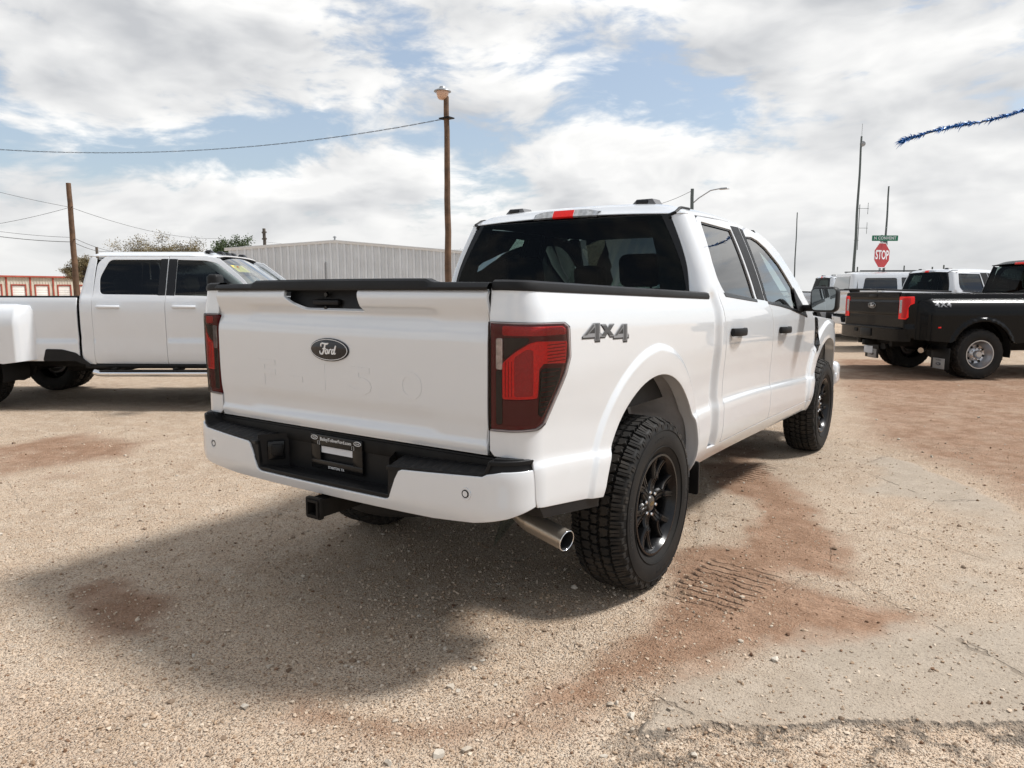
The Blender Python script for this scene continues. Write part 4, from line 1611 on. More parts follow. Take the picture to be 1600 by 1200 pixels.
    MB().tube(pts, .015, 8, closed=True).build('steering_wheel', SEAT, root)
    MB().box((0, 2.36, 1.70), (.25, .04, .075), .02, 3).build('rear_view_mirror', SEAT, root)
    MB().box((0, 1.55, 1.862), (1.28, 1.35, .02), .005).build('headliner', SEAT, root)
    MB().box((0, 1.55, .72), (1.7, 1.7, .08)).build('carpet', SEAT, root)
    for sgn in (1, -1):
        MB().box((sgn * .90, 1.9, 1.02), (.04, 2.0, .6), .02).build('door_card', SEAT, root)
    # ---- wheels
    w = make_wheel_hero(root, (.857, 0, .418))
    w2 = copy_tree(w, root)
    w2.location = (.857, 3.694, .418)
    w2.rotation_euler = (math.radians(23), 0, 0)
    flip_wheel(w, root, (-.857, 0, .418))
    flip_wheel(w, root, (-.857, 3.694, .418))
    return root


HERO = build_hero()


# ------------------------------------------------------------------ heavy duty pickups with twin rear wheels
SD_P = pchip([.52, .56, .62, .70, .845, .855, .90, 1.05, 1.20, 1.31, 1.37, 1.40, 1.44, 1.60, 1.85, 1.92],
             [.940, .960, .975, .984, .984, .976, .978, .984, .984, .976, .960, .945, .930, .880, .795, .765])


def sd_side(y, z):
    y, z = np.asarray(y, float), np.asarray(z, float)
    x = SD_P(z)
    return x - .14 * np.clip((y - 4.7) / .75, 0, 1.2) ** 2


def sd_fn(y, z):
    return np.stack([sd_side(y, z), y, z], -1)


def sd_duals(y, z):
    """Wide fender over the twin wheels."""
    y, z = np.asarray(y, float), np.asarray(z, float)
    b = ss(-1.02, -.80, y) * (1 - ss(.74, .90, y)) * np.sqrt(np.clip(1 - np.clip((z - 1.02) / .285, 0, 1) ** 2.2, 1e-4, 1))
    r = np.hypot(y, z - .44)
    lip = .025 * (1 - ss(.53, .56, r)) * ss(.46, .50, r)
    return np.stack([sd_side(y, z) * 0 + .975 + .215 * b + lip, y, z], -1)


def make_dual_wheel(parent, loc, steel=True):
    R, half, rim = .405, .115, .225
    w = empty('wheel', loc)
    w.parent = parent
    MB().lathe(tyre_profile(R, half, rim), 56, 'x').build('tyre', RUBBER, w, 50)
    t = make_tread(R, half * .97, False).build('tread', TREADM, w, 30)
    t['kind'] = 'stuff'
    # deep dished steel rim
    prof = [(rim - .002, half * .84), (rim + .006, half * .9), (rim - .010, half * .9), (rim - .020, half * .7), (rim - .045, half * .35), (.150, -.010), (.120, -.02), (.11, .0), (.085, .012), (.06, .02), (.058, .07), (.045, .085), (0, .085)]
    MB().lathe(prof, 56, 'x').build('rim', mat('steel_rim', (.42, .42, .43), .28, .9) if steel else GLOSSB, w, 40)
    for k in range(8):
        a = math.radians(45 * k + 10)
        MB().lathe([(0, .03), (.009, .028), (.012, 0), (.014, -.01)], 8, 'x', (.016, .087 * math.cos(a), .087 * math.sin(a))).build('lug_nut', CHROME, w)
    mb = MB()
    for k in range(8):
        a = math.radians(45 * k + 32)
        c, s_ = math.cos(a), math.sin(a)
        mb.lathe([(0, .004), (.018, .003), (.019, -.004)], 12, 'x', (-.004, .132 * c, .132 * s_))
    mb.build('rim_hole', GAP, w)
    return w


def build_heavy(label, paint, loc, rz, scale, dual=True, chrome_step=True, bumper_mat=None, handle_mat=None):
    root = empty('pickup_truck', (loc[0], loc[1], loc[2] if len(loc) > 2 else 0), rz)
    root.scale = (scale,) * 3
    tag(root, label, 'pickup truck', 'parked pickup trucks')
    bumper_mat = bumper_mat or paint
    handle_mat = handle_mat or paint
    RES = .045
    rail = 1.375

    def bed(ys, z):
        ys, z = np.asarray(ys, float), np.asarray(z, float)
        t = ys + 1.27
        ph = np.clip((t - .12) / .07, 0, math.pi / 2)
        px = np.where(t < .12, .79 + t, .91 + .07 * np.sin(ph))
        py = np.where(t < .12, -1.16, np.where(t < .23, -1.09 - .07 * np.cos(ph), ys))
        off = (sd_side(np.maximum(ys, -1.0), z) - .98) * np.sin(ph) ** 2
        return np.stack([px + np.sin(ph) * off, py, z], -1)
    arch = [p for p in arc_pts(0, .43, .50, 185, -5, 24) if p[1] > .55]
    lamp = [(-1.265, .965), (-1.10, .965), (-1.065, 1.0), (-1.075, 1.15), (-1.035, 1.22), (-1.035, 1.325), (-1.265, 1.325)]
    poly = [(-1.27, .80), (-1.08, .80), (-1.05, .66), (-.50, .62)] + arch + [(.50, .60), (1.405, .60), (1.405, rail), (-1.27, rail), (-1.27, 1.328), (-1.03, 1.328), (-1.03, 1.215), (-1.068, 1.15), (-1.058, .995), (-1.095, .96), (-1.27, .96)]
    bs = panel('bed_side', poly, bed, paint, root, RES)
    mirrored(bs)
    lp = panel('tail_lamp', lamp, bed, REDL, root, .03, lift=.01)
    lpm = mirrored(lp)
    for o_, s_ in ((lp, 1), (lpm, -1)):
        q = panel('reverse_lens', [(-1.25, 1.06), (-1.19, 1.06), (-1.19, 1.27), (-1.25, 1.27)], bed, CLEARL, o_, .03, lift=.014, flange=.004)
        q2 = panel('lens_frame', [(-1.18, .985), (-1.10, .985), (-1.08, 1.16), (-1.05, 1.22), (-1.05, 1.30), (-1.18, 1.30)], bed, REDM, o_, .03, lift=.0135, flange=.004)
        if s_ < 0:
            mirrored(q)
            mirrored(q2)
            bpy.data.objects.remove(q)
            bpy.data.objects.remove(q2)
    if dual:
        far = [p for p in arc_pts(0, .44, .50, 180, 0, 24)]
        dp = [(-1.0, .64), (-.52, .60)] + [p for p in far if p[1] > .58] + [(.52, .60), (.60, .585), (.885, .62), (.90, .80), (.89, 1.18), (.85, 1.28), (.70, 1.302), (-.75, 1.302), (-.95, 1.26), (-1.02, 1.14)]
        df = panel('dual_fender', dp, sd_duals, paint, root, .03, flange=.05)
        mirrored(df)
        for s_ in (1, -1):
            MB().box((s_ * 1.192, -.72, .84), (.012, .05, .022), .004).build('side_marker', REDL, root)
    for s_ in (1, -1):
        MB().box((s_ * .895, .135, rail + .006), (.10, 2.53, .016), .005).build('rail_cap', PLASTIC, root)
    mb = MB().box((0, .1, .92), (1.70, 2.46, .03)).box((0, 1.33, 1.14), (1.75, .04, .44)).box((.84, .1, 1.14), (.03, 2.45, .44)).box((-.84, .1, 1.14), (.03, 2.45, .44))
    mb.build('bed_liner', GAP, root)

    def tg(x, z):
        x, z = np.asarray(x, float), np.asarray(z, float)
        y = -1.16 - .018 * (1 - ss(1.24, 1.26, z)) * ss(1.02, 1.05, z) - .012 * ss(1.28, 1.31, z)
        return np.stack([x, y, z], -1)
    t_ = panel('tailgate', [(-.785, .80), (.785, .80), (.785, rail), (-.785, rail)], tg, paint, root, .02)
    MB().box((0, -1.155, rail + .012), (1.58, .05, .028), .009).build('tailgate_cap', PLASTIC, t_)
    ford_oval('emblem', t_, .25, .105, lambda a, b, d: (a, -1.178 - d, 1.175 + b))
    MB().box((0, -1.165, 1.335), (.26, .03, .06), .012).build('handle_bezel', PLASTIC, t_)
    # bumper with a notched step
    mb = MB()
    pts = [(-.99, -1.06), (-.93, -1.22), (-.80, -1.26), (.80, -1.26), (.93, -1.22), (.99, -1.06), (.80, -1.12), (-.80, -1.12)]
    mb.prism(pts, .60, .80)
    bp = mb.build('rear_bumper', bumper_mat, root)
    MB().box((0, -1.19, .805), (1.75, .15, .024), .006).build('step_pad', PLASTIC, bp)
    MB().box((0, -1.268, .715), (.34, .02, .13), .01).build('plate_recess', PLASTIC, bp)
    MB().box((-.34, -1.264, .74), (.10, .012, .06), .01).build('step_notch', GAP, bp)
    mb = MB().box((0, -1.15, .53), (.09, .30, .09), .012)
    mb.build('hitch_receiver', DARKST, root)
    # cab
    panel('cab_back', [(-.80, .60), (.80, .60), (.80, 1.42), (-.80, 1.42)], lambda x, z: np.stack([x, 1.44 + 0 * x, z], -1), paint, root, .3, flange=0)

    def cab(u, z):
        u, z = np.asarray(u, float), np.asarray(z, float)
        sg, a = np.where(u < 0, -1., 1.), np.abs(u)
        rc = .05
        W = SD_P(z)
        yr = 1.422 + .15 * np.maximum(z - 1.40, 0)
        ph = np.clip(a - 1, 0, 1) * math.pi / 2
        return np.stack([sg * (np.minimum(a, 1) * (W - rc) + rc * np.sin(ph)), yr + rc * (1 - np.cos(ph)) + np.clip(a - 2, 0, 1) * (1.598 - yr - rc), z], -1)
    cc = panel('cab_corner', [(1.0, .58), (2.95, .56), (2.95, 1.86), (1.0, 1.88)], cab, paint, root, .05)
    mirrored(cc)
    panel('back_window', [(-.98, 1.40), (.98, 1.40), (.95, 1.855), (-.95, 1.855)], cab, G_BACK, root, .1, lift=.004, flange=.004)
    rw = rounded([(1.68, 1.415), (2.52, 1.405), (2.52, 1.845), (1.76, 1.845), (1.66, 1.62)], [.06, .01, .01, .06, .05], 4)
    rd = rounded([(1.60, .57), (2.487, .565), (2.487, 1.895), (1.72, 1.892), (1.62, 1.80), (1.60, 1.40)], [.02, .0, .0, .05, .05, .02], 3)
    fw = rounded([(2.60, 1.402), (2.60, 1.845), (2.95, 1.835), (3.10, 1.80), (3.42, 1.56), (3.60, 1.36), (3.18, 1.355), (3.00, 1.395)], [.01, .01, .05, .05, .02, .03, .06, .06], 4)
    fd = [(2.497, .565), (3.70, .56), (3.74, .70), (3.72, 1.20), (3.66, 1.36), (3.40, 1.63), (3.12, 1.855), (2.95, 1.888), (2.497, 1.895)]
    d1 = panel('rear_door', rd, sd_fn, paint, root, RES, holes=[rw])
    d2 = panel('front_door', fd, sd_fn, paint, root, RES, holes=[fw])
    d1l, d2l = mirrored(d1), mirrored(d2)
    for s_, a, b in ((1, d1, d2), (-1, d1l, d2l)):
        def sidep(nm, pts, m, par, lf, **k):
            o = panel(nm, pts, sd_fn, m, par, .08, lift=lf, **k)
            if s_ < 0:
                mirrored(o)
                bpy.data.objects.remove(o)
        sidep('window', rw, glass('heavy_rear_glass', (.07, .08, .08), .55, 1.0), a, -.004, flange=0)
        sidep('window', fw, glass('heavy_door_glass', (.34, .38, .37), .55, 1.0), b, -.004, flange=0)
        sidep('pillar_trim', [(2.40, 1.405), (2.484, 1.405), (2.484, 1.85), (2.40, 1.85)], GLOSSB, a, .002, flange=.002)
        sidep('pillar_trim', [(2.500, 1.405), (2.60, 1.402), (2.60, 1.848), (2.500, 1.85)], GLOSSB, b, .002, flange=.002)
        for par, y0 in ((a, 1.80), (b, 2.73)):
            mb = MB()
            pts = [(float(sd_side(y0, 1.25)) + .008 + .030 * math.sin(math.pi * u) ** .5, y0 - .14 + .28 * u, 1.265) for u in np.linspace(0, 1, 9)]
            mb.tube(pts, .019, 8)
            if s_ < 0:
                mb.mirror()
            mb.build('door_handle', handle_mat, par)
        MB().box((s_ * .955, 1.48 + .0, .70), (.05, .26, .24), .02).build('fuel_bracket', PLASTIC, root) if False else None
        # running board
        mb = MB().tube([(s_ * 1.05, 1.62, .47), (s_ * 1.06, 1.70, .455), (s_ * 1.06, 3.60, .455), (s_ * 1.05, 3.68, .47)], .038, 12)
        rb = mb.build('running_board', CHROME if chrome_step else PLASTIC, root)
        MB().box((s_ * 1.04, 2.65, .487), (.13, 1.9, .014), .004).build('step_tread', PLASTIC, rb)
        mb = MB()
        for y in (1.85, 2.6, 3.4):
            mb.box((s_ * .93, y, .50), (.24, .05, .04), .006)
        mb.build('step_bracket', DARKST, rb)
        # black lower moulding ahead of the rear fender
        mb = MB().prism(rounded([(.96, .60), (1.37, .60), (1.40, .58), (1.55, .54), (1.37, .70), (1.20, .745), (1.0, .75)], .02, 2), .965, .992, lambda p, q, h: (s_ * h, p, q))
        mb.build('lower_moulding', PLASTIC, root)
        # towing mirror
        mb = MB().box((s_ * 1.20, 3.22, 1.52), (.22, .13, .27), .04, 3).box((s_ * 1.04, 3.26, 1.45), (.24, .05, .05), .012)
        mo = mb.build('door_mirror', PLASTIC, root)
        MB().box((s_ * 1.20, 3.153, 1.52), (.17, .006, .21), .002, 1).build('mirror_glass', mat('mirror_dim', (.25, .27, .28), .03, 1.0), mo)
        # wheel well, flaps
        MB().box((s_ * .62, .0, .82), (.05, 1.05, .55)).build('well_wall', GAP, root)
        P = []
        for an in np.linspace(190, -10, 22):
            yy, zz = .54 * math.cos(math.radians(an)), .44 + .54 * math.sin(math.radians(an))
            P.append([(s_ * (1.12 if dual else .95), yy, zz), (s_ * .62, yy, zz)])
        MB().grid(np.array(P)).build('wheel_liner', GAP, root)
    # rockers and chassis
    for s_ in (1, -1):
        MB().box((s_ * .93, 2.6, .535), (.06, 2.3, .06), .02).build('rocker_panel', PLASTIC, root)
    mb = MB().box((.5, 2.0, .58), (.08, 6.2, .18)).box((-.5, 2.0, .58), (.08, 6.2, .18)).tube([(-.85, 0, .405), (.85, 0, .405)], .06, 12).box((0, 2.6, .62), (1.8, 2.4, .05))
    mb.lathe([(0, -.18), (.12, -.14), (.18, -.03), (.18, .03), (.12, .14), (0, .2)], 16, 'y', (0, 0, .42))
    mb.box((0, 1.2, .52), (.6, .8, .25), .04)
    mb.build('chassis_frame', DARKST, root)
    MB().lathe(tyre_profile(.40, .11, .225), 40, 'z', (0, -.70, .62)).build('spare_tyre', RUBBER, root, 50)
    MB().tube([(.62, .2, .50), (.66, -.55, .50), (.95, -.85, .46)], .045, 12).build('exhaust_pipe', STEEL, root)

    # roof, windscreen, nose
    def roof(u, y):
        u, y = np.asarray(u, float), np.asarray(y, float)
        W = .78 - .0 * y
        z = 1.893 + .052 * (1 - np.abs(u) ** 7) + .018 * (1 - u ** 2) - .05 * (1 - ss(1.49, 1.58, y)) * (1 - np.abs(u) ** 7) - .05 * ss(2.75, 3.10, y)
        return np.stack([u * W, y, z], -1)
    panel('roof', [(-1, 1.49), (1, 1.49), (1, 2.98), (.8, 3.06), (-.8, 3.06), (-1, 2.98)], roof, paint, root, .06)
    for x in (-.56, -.20, 0, .20, .56):
        MB().box((x, 2.90, 1.955), (.13, .10, .035), .012, 2, taper=(.6, .6)).build('roof_marker', GLOSSB, root)
    MB().box((0, 1.505, 1.905), (.40, .06, .04), .012).build('high_brake_lamp', REDL, root)

    def ws(u, t):
        u, t = np.asarray(u, float), np.asarray(t, float)
        W = .74 + (.90 - .74) * t
        return np.stack([u * W, 3.03 + .80 * t - .10 * u ** 2, 1.905 - .60 * t ** 1.08 - .02 * u ** 2], -1)
    panel('windscreen', [(-.96, .03), (.96, .03), (.96, .97), (-.96, .97)], ws, G_WIND, root, .12, lift=.004, flange=.002)
    for s_ in (1, -1):
        P = np.zeros((10, 4, 3))
        for i, t in enumerate(np.linspace(0, 1, 10)):
            c = ws(np.array([s_ * .97]), np.array([t]))[0]
            P[i] = [(c[0] - s_ * .01, c[1] + .004, c[2] + .004), (c[0] + s_ * .02, c[1], c[2] + .006), (c[0] + s_ * .04, c[1] - .03, c[2] - .01), (c[0] + s_ * .045, c[1] - .07, c[2] - .05)]
        MB().grid(P).build('windscreen_pillar', paint, root, 60)

    def hood(u, y):
        u, y = np.asarray(u, float), np.asarray(y, float)
        W = sd_side(y, 1.15 + 0 * y) - .02
        return np.stack([u * W, y, 1.345 + .05 * (1 - u ** 4) - .07 * ss(3.8, 5.4, y)], -1)
    panel('hood', [(-1, 3.74), (1, 3.74), (1, 5.30), (-1, 5.30)], hood, paint, root, .10, flange=.04)
    fa = [p for p in arc_pts(4.47, .43, .49, 185, -5, 22) if p[1] > .5]
    fe = panel('front_fender', [(3.71, .56), (3.98, .56)] + fa + [(4.96, .58), (5.35, .62), (5.35, 1.30), (4.5, 1.345), (3.74, 1.36), (3.73, 1.20), (3.75, .70)], sd_fn, paint, root, .05)
    mirrored(fe)
    MB().box((0, 5.33, 1.03), (1.40, .12, .50), .04).build('grille', CHROME if chrome_step else PLASTIC, root)
    MB().box((0, 5.45, .68), (1.95, .20, .26), .05, 3).build('front_bumper', CHROME if chrome_step else paint, root)
    for s_ in (1, -1):
        MB().box((s_ * .82, 5.29, 1.05), (.24, .14, .42), .03).build('head_lamp', CLEARL, root)
    MB().box((0, 4.4, .85), (1.1, 1.5, .4)).build('engine_bay', GAP, root)
    # interior
    seats(root, [(2.95, .88, 1.40, 1.56, (-.42, .42)), (2.05, .90, 1.38, 1.52, (-.42, .42))], SEATT if paint is WHITE2 else SEAT)
    MB().box((0, 3.50, 1.16), (1.60, .44, .28), .06, 3).build('dashboard', SEAT, root)
    MB().box((0, 2.3, 1.868), (1.35, 1.5, .015)).build('headliner', SEAT, root)
    # wheels
    w = make_dual_wheel(root, (1.06, 0, .405))
    c = copy_tree(w, root)
    c.location = (.78, 0, .405)
    for x in (-1.06, -.78):
        flip_wheel(w, root, (x, 0, .405))
    c = copy_tree(w, root)
    c.location = (.87, 4.47, .405)
    flip_wheel(w, root, (-.87, 4.47, .405))
    return root


# left: white heavy pickup, side on
RZ = math.radians(-55.4)
_xh, _yh = np.array([math.cos(RZ), math.sin(RZ), 0]), np.array([-math.sin(RZ), math.cos(RZ), 0])
_s = .985
_p = at(125, 464, 8.75) - _s * (.955 * _xh + 1.45 * _yh)
LEFT = build_heavy('white pickup with twin rear wheels and chrome side step, standing at left', WHITE2, (_p[0], _p[1]), RZ, _s)
# yellow notice behind its windscreen
mb = MB()
q = [(.28, 3.20, 1.785), (.56, 3.155, 1.785), (.56, 3.265, 1.70), (.28, 3.31, 1.70)]
nb = mb.add(q, [(0, 1, 2, 3)]).build('notice_sheet', mat('yellow_paper', (.55, .45, .10), .7), LEFT)
v, f = text_mesh('10', .07, .0005, 1, .003)
nt = MB().add([(.42 + p[0], 3.17 + .10 * (.5 - p[1] / .11), 1.752 + p[1] * .9) for p in v], f).build('notice_number', mat('orange_ink', (.6, .12, .03), .7), nb)

BLACK = build_heavy('black pickup with twin rear wheels and mud flaps at right', BLACKP, (1.224, 11.807), math.radians(-52.7), 1.018, True, False, BLACKP, BLACKP)
# side lettering, mud flaps and a plate on the black pickup
for s_ in (1, -1):
    fl = MB().box((s_ * 1.02, -.56, .34), (.46, .012, .34), .004).build('mud_flap', PLASTIC, BLACK)
    MB().box((s_ * 1.00, -.568, .25), (.30, .006, .17), .003).build('flap_plate', mat('flap_plate', (.32, .31, .30), .5, .2), fl)
    ford_oval('flap_emblem', fl, .13, .055, lambda a, b, d, s_=s_: (s_ * 1.00 + a, -.572 - d, .245 + b), (mat('emblem_grey', (.06, .06, .065), .4), mat('emblem_pale', (.4, .4, .41), .4)))
    v, f = text_mesh('FORD', .05, .0006, 1.1)
    MB().add([(s_ * 1.0 + p[0], -.5725 - p[2], .305 + p[1] * .7) for p in v], f).build('flap_lettering', DECB, fl, 20)
MB().box((-.02, -1.19, .405), (.27, .008, .125), .003).build('hanging_plate', mat('plate_white', (.62, .63, .65), .5), BLACK)
v, f = text_mesh('4X4', .105, .0008, 1.15, .004)
MB().add([(float(sd_duals(-.66 + p[0] * 1.35, 1.20 + p[1])[0]) + .004 + p[2], -.66 + p[0] * 1.35, 1.20 + p[1]) for p in v], f).build('side_lettering', mat('badge_grey', (.16, .16, .165), .3, .6), BLACK, 20)

# the dark pickup whose cab shows behind the left one
_p2 = at(352, 430, 15.5)
DARK = build_heavy('dark pickup with only its roof and windscreen showing behind the white one at left', DKGREY, (_p2[0] - 2.3 * _yh[0], _p2[1] - 2.3 * _yh[1]), RZ, .93, False, False)

# pale pickups of the main truck's shape further right
def far_copy(label, x, y, deg, s):
    c = copy_tree(HERO)
    c.location = (x, y, 0)
    c.rotation_euler = (0, 0, math.radians(deg))
    c.scale = (s, s, s)
    tag(c, label, 'pickup truck', 'parked pickup trucks')
    return c


far_copy('white pickup parked behind the bed of the black twin wheel pickup', -.075, 17.47, -47.6, 1.02)
_p3 = at(1246, 470, 24.0)
far_copy('distant white pickup just right of the main truck, behind its door mirror', _p3[0], _p3[1], -60, 1.0)


# ------------------------------------------------------------------ white estate car with liftgate
def build_wagon():
    root = empty('sport_utility')
    rz = math.radians(-64)
    W = at(1327, 456, 21.0)
    root.scale = (1.04, 1.04, 1.04)
    xh, yh = np.array([math.cos(rz), math.sin(rz)]), np.array([-math.sin(rz), math.cos(rz)])
    root.location = (W[0] - .93 * xh[0], W[1] - .93 * xh[1], 0)
    root.rotation_euler = (0, 0, rz)
    tag(root, 'white sport utility with dark liftgate glass, left of the black pickup', 'car')
    P_ = pchip([.45, .55, .75, 1.0, 1.22, 1.32, 1.38, 1.60, 1.84, 1.90], [.93, .965, .985, .985, .975, .955, .93, .86, .775, .74])
    fn = lambda y, z: np.stack([P_(z) + 0 * y, y, z], -1)

    def back(u, z):
        u, z = np.asarray(u, float), np.asarray(z, float)
        sg, a = np.where(u < 0, -1., 1.), np.abs(u)
        rc, Wd = .10, P_(z)
        ph = np.clip(a - 1, 0, 1) * math.pi / 2
        yr = -.02 + .16 * np.maximum(z - 1.2, 0) - .04 * (1 - ss(.85, 1.0, z)) * 0
        return np.stack([sg * (np.minimum(a, 1) * (Wd - rc) + rc * np.sin(ph)), yr + rc * (1 - np.cos(ph)) + np.clip(a - 2, 0, 1) * .06, z], -1)
    lg = panel('liftgate', [(-1.0, .78), (1.0, .78), (1.0, 1.88), (-1.0, 1.88)], back, WHITE2, root, .06)
    panel('back_window', [(-.97, 1.27), (.97, 1.27), (.93, 1.80), (-.93, 1.80)], back, glass('dark_glass', (.05, .06, .06)), lg, .08, lift=.008)
    ford_oval('emblem', lg, .25, .105, lambda a, b, d: (a, -.024 - d, 1.13 + b))
    for s_ in (1, -1):
        o = panel('tail_lamp', [(1.05, .98), (2.2, 1.0), (2.2, 1.22), (1.05, 1.24)], back, REDL, root, .06, lift=.01)
        q = panel('corner_pillar', [(1.01, .60), (3.0, .60), (3.0, 1.86), (1.01, 1.87)], back, WHITE2, root, .06)
        if s_ < 0:
            mirrored(o)
            mirrored(q)
            bpy.data.objects.remove(o)
            bpy.data.objects.remove(q)
    win1 = rounded([(.32, 1.35), (1.25, 1.34), (1.25, 1.76), (.42, 1.76)], .05, 4)
    win2 = rounded([(1.36, 1.34), (2.26, 1.33), (2.26, 1.77), (1.36, 1.77)], .03, 3)
    win3 = rounded([(2.36, 1.33), (3.35, 1.29), (2.98, 1.68), (2.75, 1.77), (2.36, 1.77)], .03, 3)
    arch1 = [p for p in arc_pts(.95, .40, .45, 185, -5, 18) if p[1] > .46]
    arch2 = [p for p in arc_pts(4.05, .40, .45, 185, -5, 18) if p[1] > .46]
    side = [(.15, .50), (.48, .50)] + arch1 + [(1.40, .46), (3.6, .46)] + arch2 + [(4.5, .5), (4.9, .6), (4.95, 1.05), (3.7, 1.24), (3.45, 1.32), (3.0, 1.74), (2.75, 1.86), (.24, 1.86)]
    sp = panel('body_side', side, fn, WHITE2, root, .05, holes=[win1, win2, win3])
    sl = mirrored(sp)
    for par, s_ in ((sp, 1), (sl, -1)):
        for wn, m_ in ((win1, glass('dark_glass', (.05, .06, .06))), (win2, glass('dark_glass', (.05, .06, .06))), (win3, G_FRONT)):
            o = panel('window', wn, fn, m_, par, .1, lift=-.006, flange=0)
            if s_ < 0:
                mirrored(o)
                bpy.data.objects.remove(o)
        MB().box((s_ * .70, 1.45, 1.955), (.04, 2.3, .03), .012).build('roof_rail', GLOSSB, root)
    roof = lambda u, y: np.stack([u * .76, y, 1.865 + .06 * (1 - np.abs(u) ** 6) - .05 * (1 - ss(.08, .25, y)) - .07 * ss(2.2, 2.9, y)], -1)
    panel('roof', [(-1, .10), (1, .10), (1, 2.78), (-1, 2.78)], lambda u, y: roof(np.asarray(u, float), np.asarray(y, float)), WHITE2, root, .1)
    panel('windscreen', [(-.8, 0), (.8, 0), (.9, 1), (-.9, 1)], lambda u, t: np.stack([u, 2.78 + .85 * t, 1.86 - .58 * t], -1), G_WIND, root, .3, flange=0)
    panel('hood', [(-.95, 3.6), (.95, 3.6), (.9, 4.95), (-.9, 4.95)], lambda x, y: np.stack([x, y, 1.26 - .08 * (np.asarray(y) - 3.6)], -1), WHITE2, root, .3, flange=.03)
    MB().box((0, 4.95, .80), (1.8, .15, .5), .05).build('front_bumper', WHITE2, root)
    bpn = MB().box((0, .02, .64), (1.92, .26, .28), .06, 3).build('rear_bumper', PLASTIC, root)
    MB().box((0, -.112, .66), (.5, .01, .12), .004).build('plate', mat('plate_white', (.62, .63, .65), .5), bpn)
    MB().box((0, 2.4, .55), (1.7, 4.4, .25)).build('floor_pan', GAP, root)
    for x, y in ((.84, .95), (-.84, .95), (.84, 4.05), (-.84, 4.05)):
        w = MB().lathe(tyre_profile(.39, .12, .24), 40, 'x', (x, y, .39)).build('wheel', RUBBER, root, 50)
        sx = 1 if x > 0 else -1
        MB().lathe([(.24, .10 * sx), (.20, .07 * sx), (.12, .05 * sx), (0, .06 * sx)], 32, 'x', (x, y, .39)).build('rim', STEEL, w)


build_wagon()


# ------------------------------------------------------------------ buildings, poles, wires, trees, signs
WOOD = mat('weathered_pole_wood', (.105, .060, .034), .85, var=.35, vscale=3.0, bump=.004, bscale=25)
WOODG = mat('grey_pole_wood', (.10, .085, .07), .9, var=.3, vscale=3.0)
SIDING = mat('grey_metal_siding', (.545, .575, .60), .5, var=.08, vscale=.6)
TRIM = mat('pale_metal_trim', (.60, .60, .59), .5)
WIREM = mat('cable_black', (.03, .03, .03), .7)
REDT = mat('red_trim', (.33, .06, .035), .55, var=.15, vscale=2)
CREAM = mat('cream_siding', (.50, .46, .38), .6, var=.1, vscale=1)
DOORW = mat('white_shutter', (.72, .70, .66), .5, var=.06, vscale=2)
GALV = mat('galvanised_steel', (.30, .31, .32), .45, .6)
DKMAST = mat('mast_steel', (.09, .11, .11), .55, .4)


def lerp(a, b, t):
    return a + (b - a) * t


def metal_building():
    L, Rr = at(360, 456, 41.0), at(770, 456, 43.0)
    L[2] = Rr[2] = 0
    Lv = Rr - L
    Wd = np.linalg.norm(Lv)
    e = Lv / Wd
    nrm = np.array([e[1], -e[0], 0])            # towards the viewer
    root = empty('metal_building', L)
    root.rotation_euler = (0, 0, math.atan2(e[1], e[0]))
    tag(root, 'low gabled workshop clad in ribbed grey metal sheets, behind the trucks', 'building')
    ua = Wd * (520 - 360) / 410.0
    za, zl, zr = 4.30, 3.80, 3.60

    def top(u):
        return lerp(zl, za, u / ua) if u < ua else lerp(za, zr, (u - ua) / (Wd - ua))
    D = 14.0
    n = 38
    w = Wd / n
    for i in range(n):
        u0, u1 = i * w, (i + 1) * w
        mb = MB()
        um = (u0 + u1) / 2
        prof = [(u0, 0), (u0 + .05, -.065), (u0 + .13, -.065), (u0 + .18, 0), (um, 0), (um + .02, -.03), (um + .06, -.03), (um + .08, 0), (u1, 0)]
        vs = []
        for u, d in prof:
            vs += [(u, d, 0), (u, d, top(min(max(u, 0), Wd)) - .06)]
        m = len(prof)
        mb.add(vs, [(2 * k, 2 * k + 2, 2 * k + 3, 2 * k + 1) for k in range(m - 1)])
        mb.build('siding_panel', SIDING, root)
    # gable trim boards
    for a, b in ((0, ua), (ua, Wd)):
        mb = MB()
        za_, zb_ = top(a), top(b)
        mb.prism([(a - (.2 if a == 0 else 0), za_ - .12), (b + (.2 if b == Wd else 0), zb_ - .12), (b + (.2 if b == Wd else 0), zb_ + .04), (a - (.2 if a == 0 else 0), za_ + .04)], -.07, .02, lambda p, q, h: (p, h, q))
        mb.build('gable_trim', TRIM, root)
        mb = MB()
        a2, b2 = a - (.2 if a == 0 else 0), b + (.2 if b == Wd else 0)
        mb.add([(a2, -.08, za_ + .045), (b2, -.08, zb_ + .045), (b2, D, zb_ + .045), (a2, D, za_ + .045), (a2, -.08, za_ + .0), (b2, -.08, zb_ + .0), (b2, D, zb_), (a2, D, za_)],
               [(0, 1, 2, 3), (4, 7, 6, 5), (0, 4, 5, 1), (2, 6, 7, 3), (0, 3, 7, 4), (1, 5, 6, 2)])
        mb.build('roof_sheet', SIDING, root)
    mb = MB()
    mb.add([(0, .02, 0), (0, D, 0), (0, D, zl), (0, .02, zl)], [(0, 1, 2, 3)]).add([(Wd, .02, 0), (Wd, D, 0), (Wd, D, zr), (Wd, .02, zr)], [(0, 3, 2, 1)])
    mb.build('end_wall', SIDING, root)
    MB().tube([(ua, .3, za), (ua, .3, za + .22)], .05, 8).lathe([(0, .30), (.10, .24), (.10, .2), (.03, .2)], 12, 'z', (ua, .3, za)).build('ridge_vent', GALV, root)
    MB().tube([(ua - .5, -.06, 1.2), (ua - .5, -.06, 3.1)], .03, 8).build('wall_conduit', GALV, root)


metal_building()


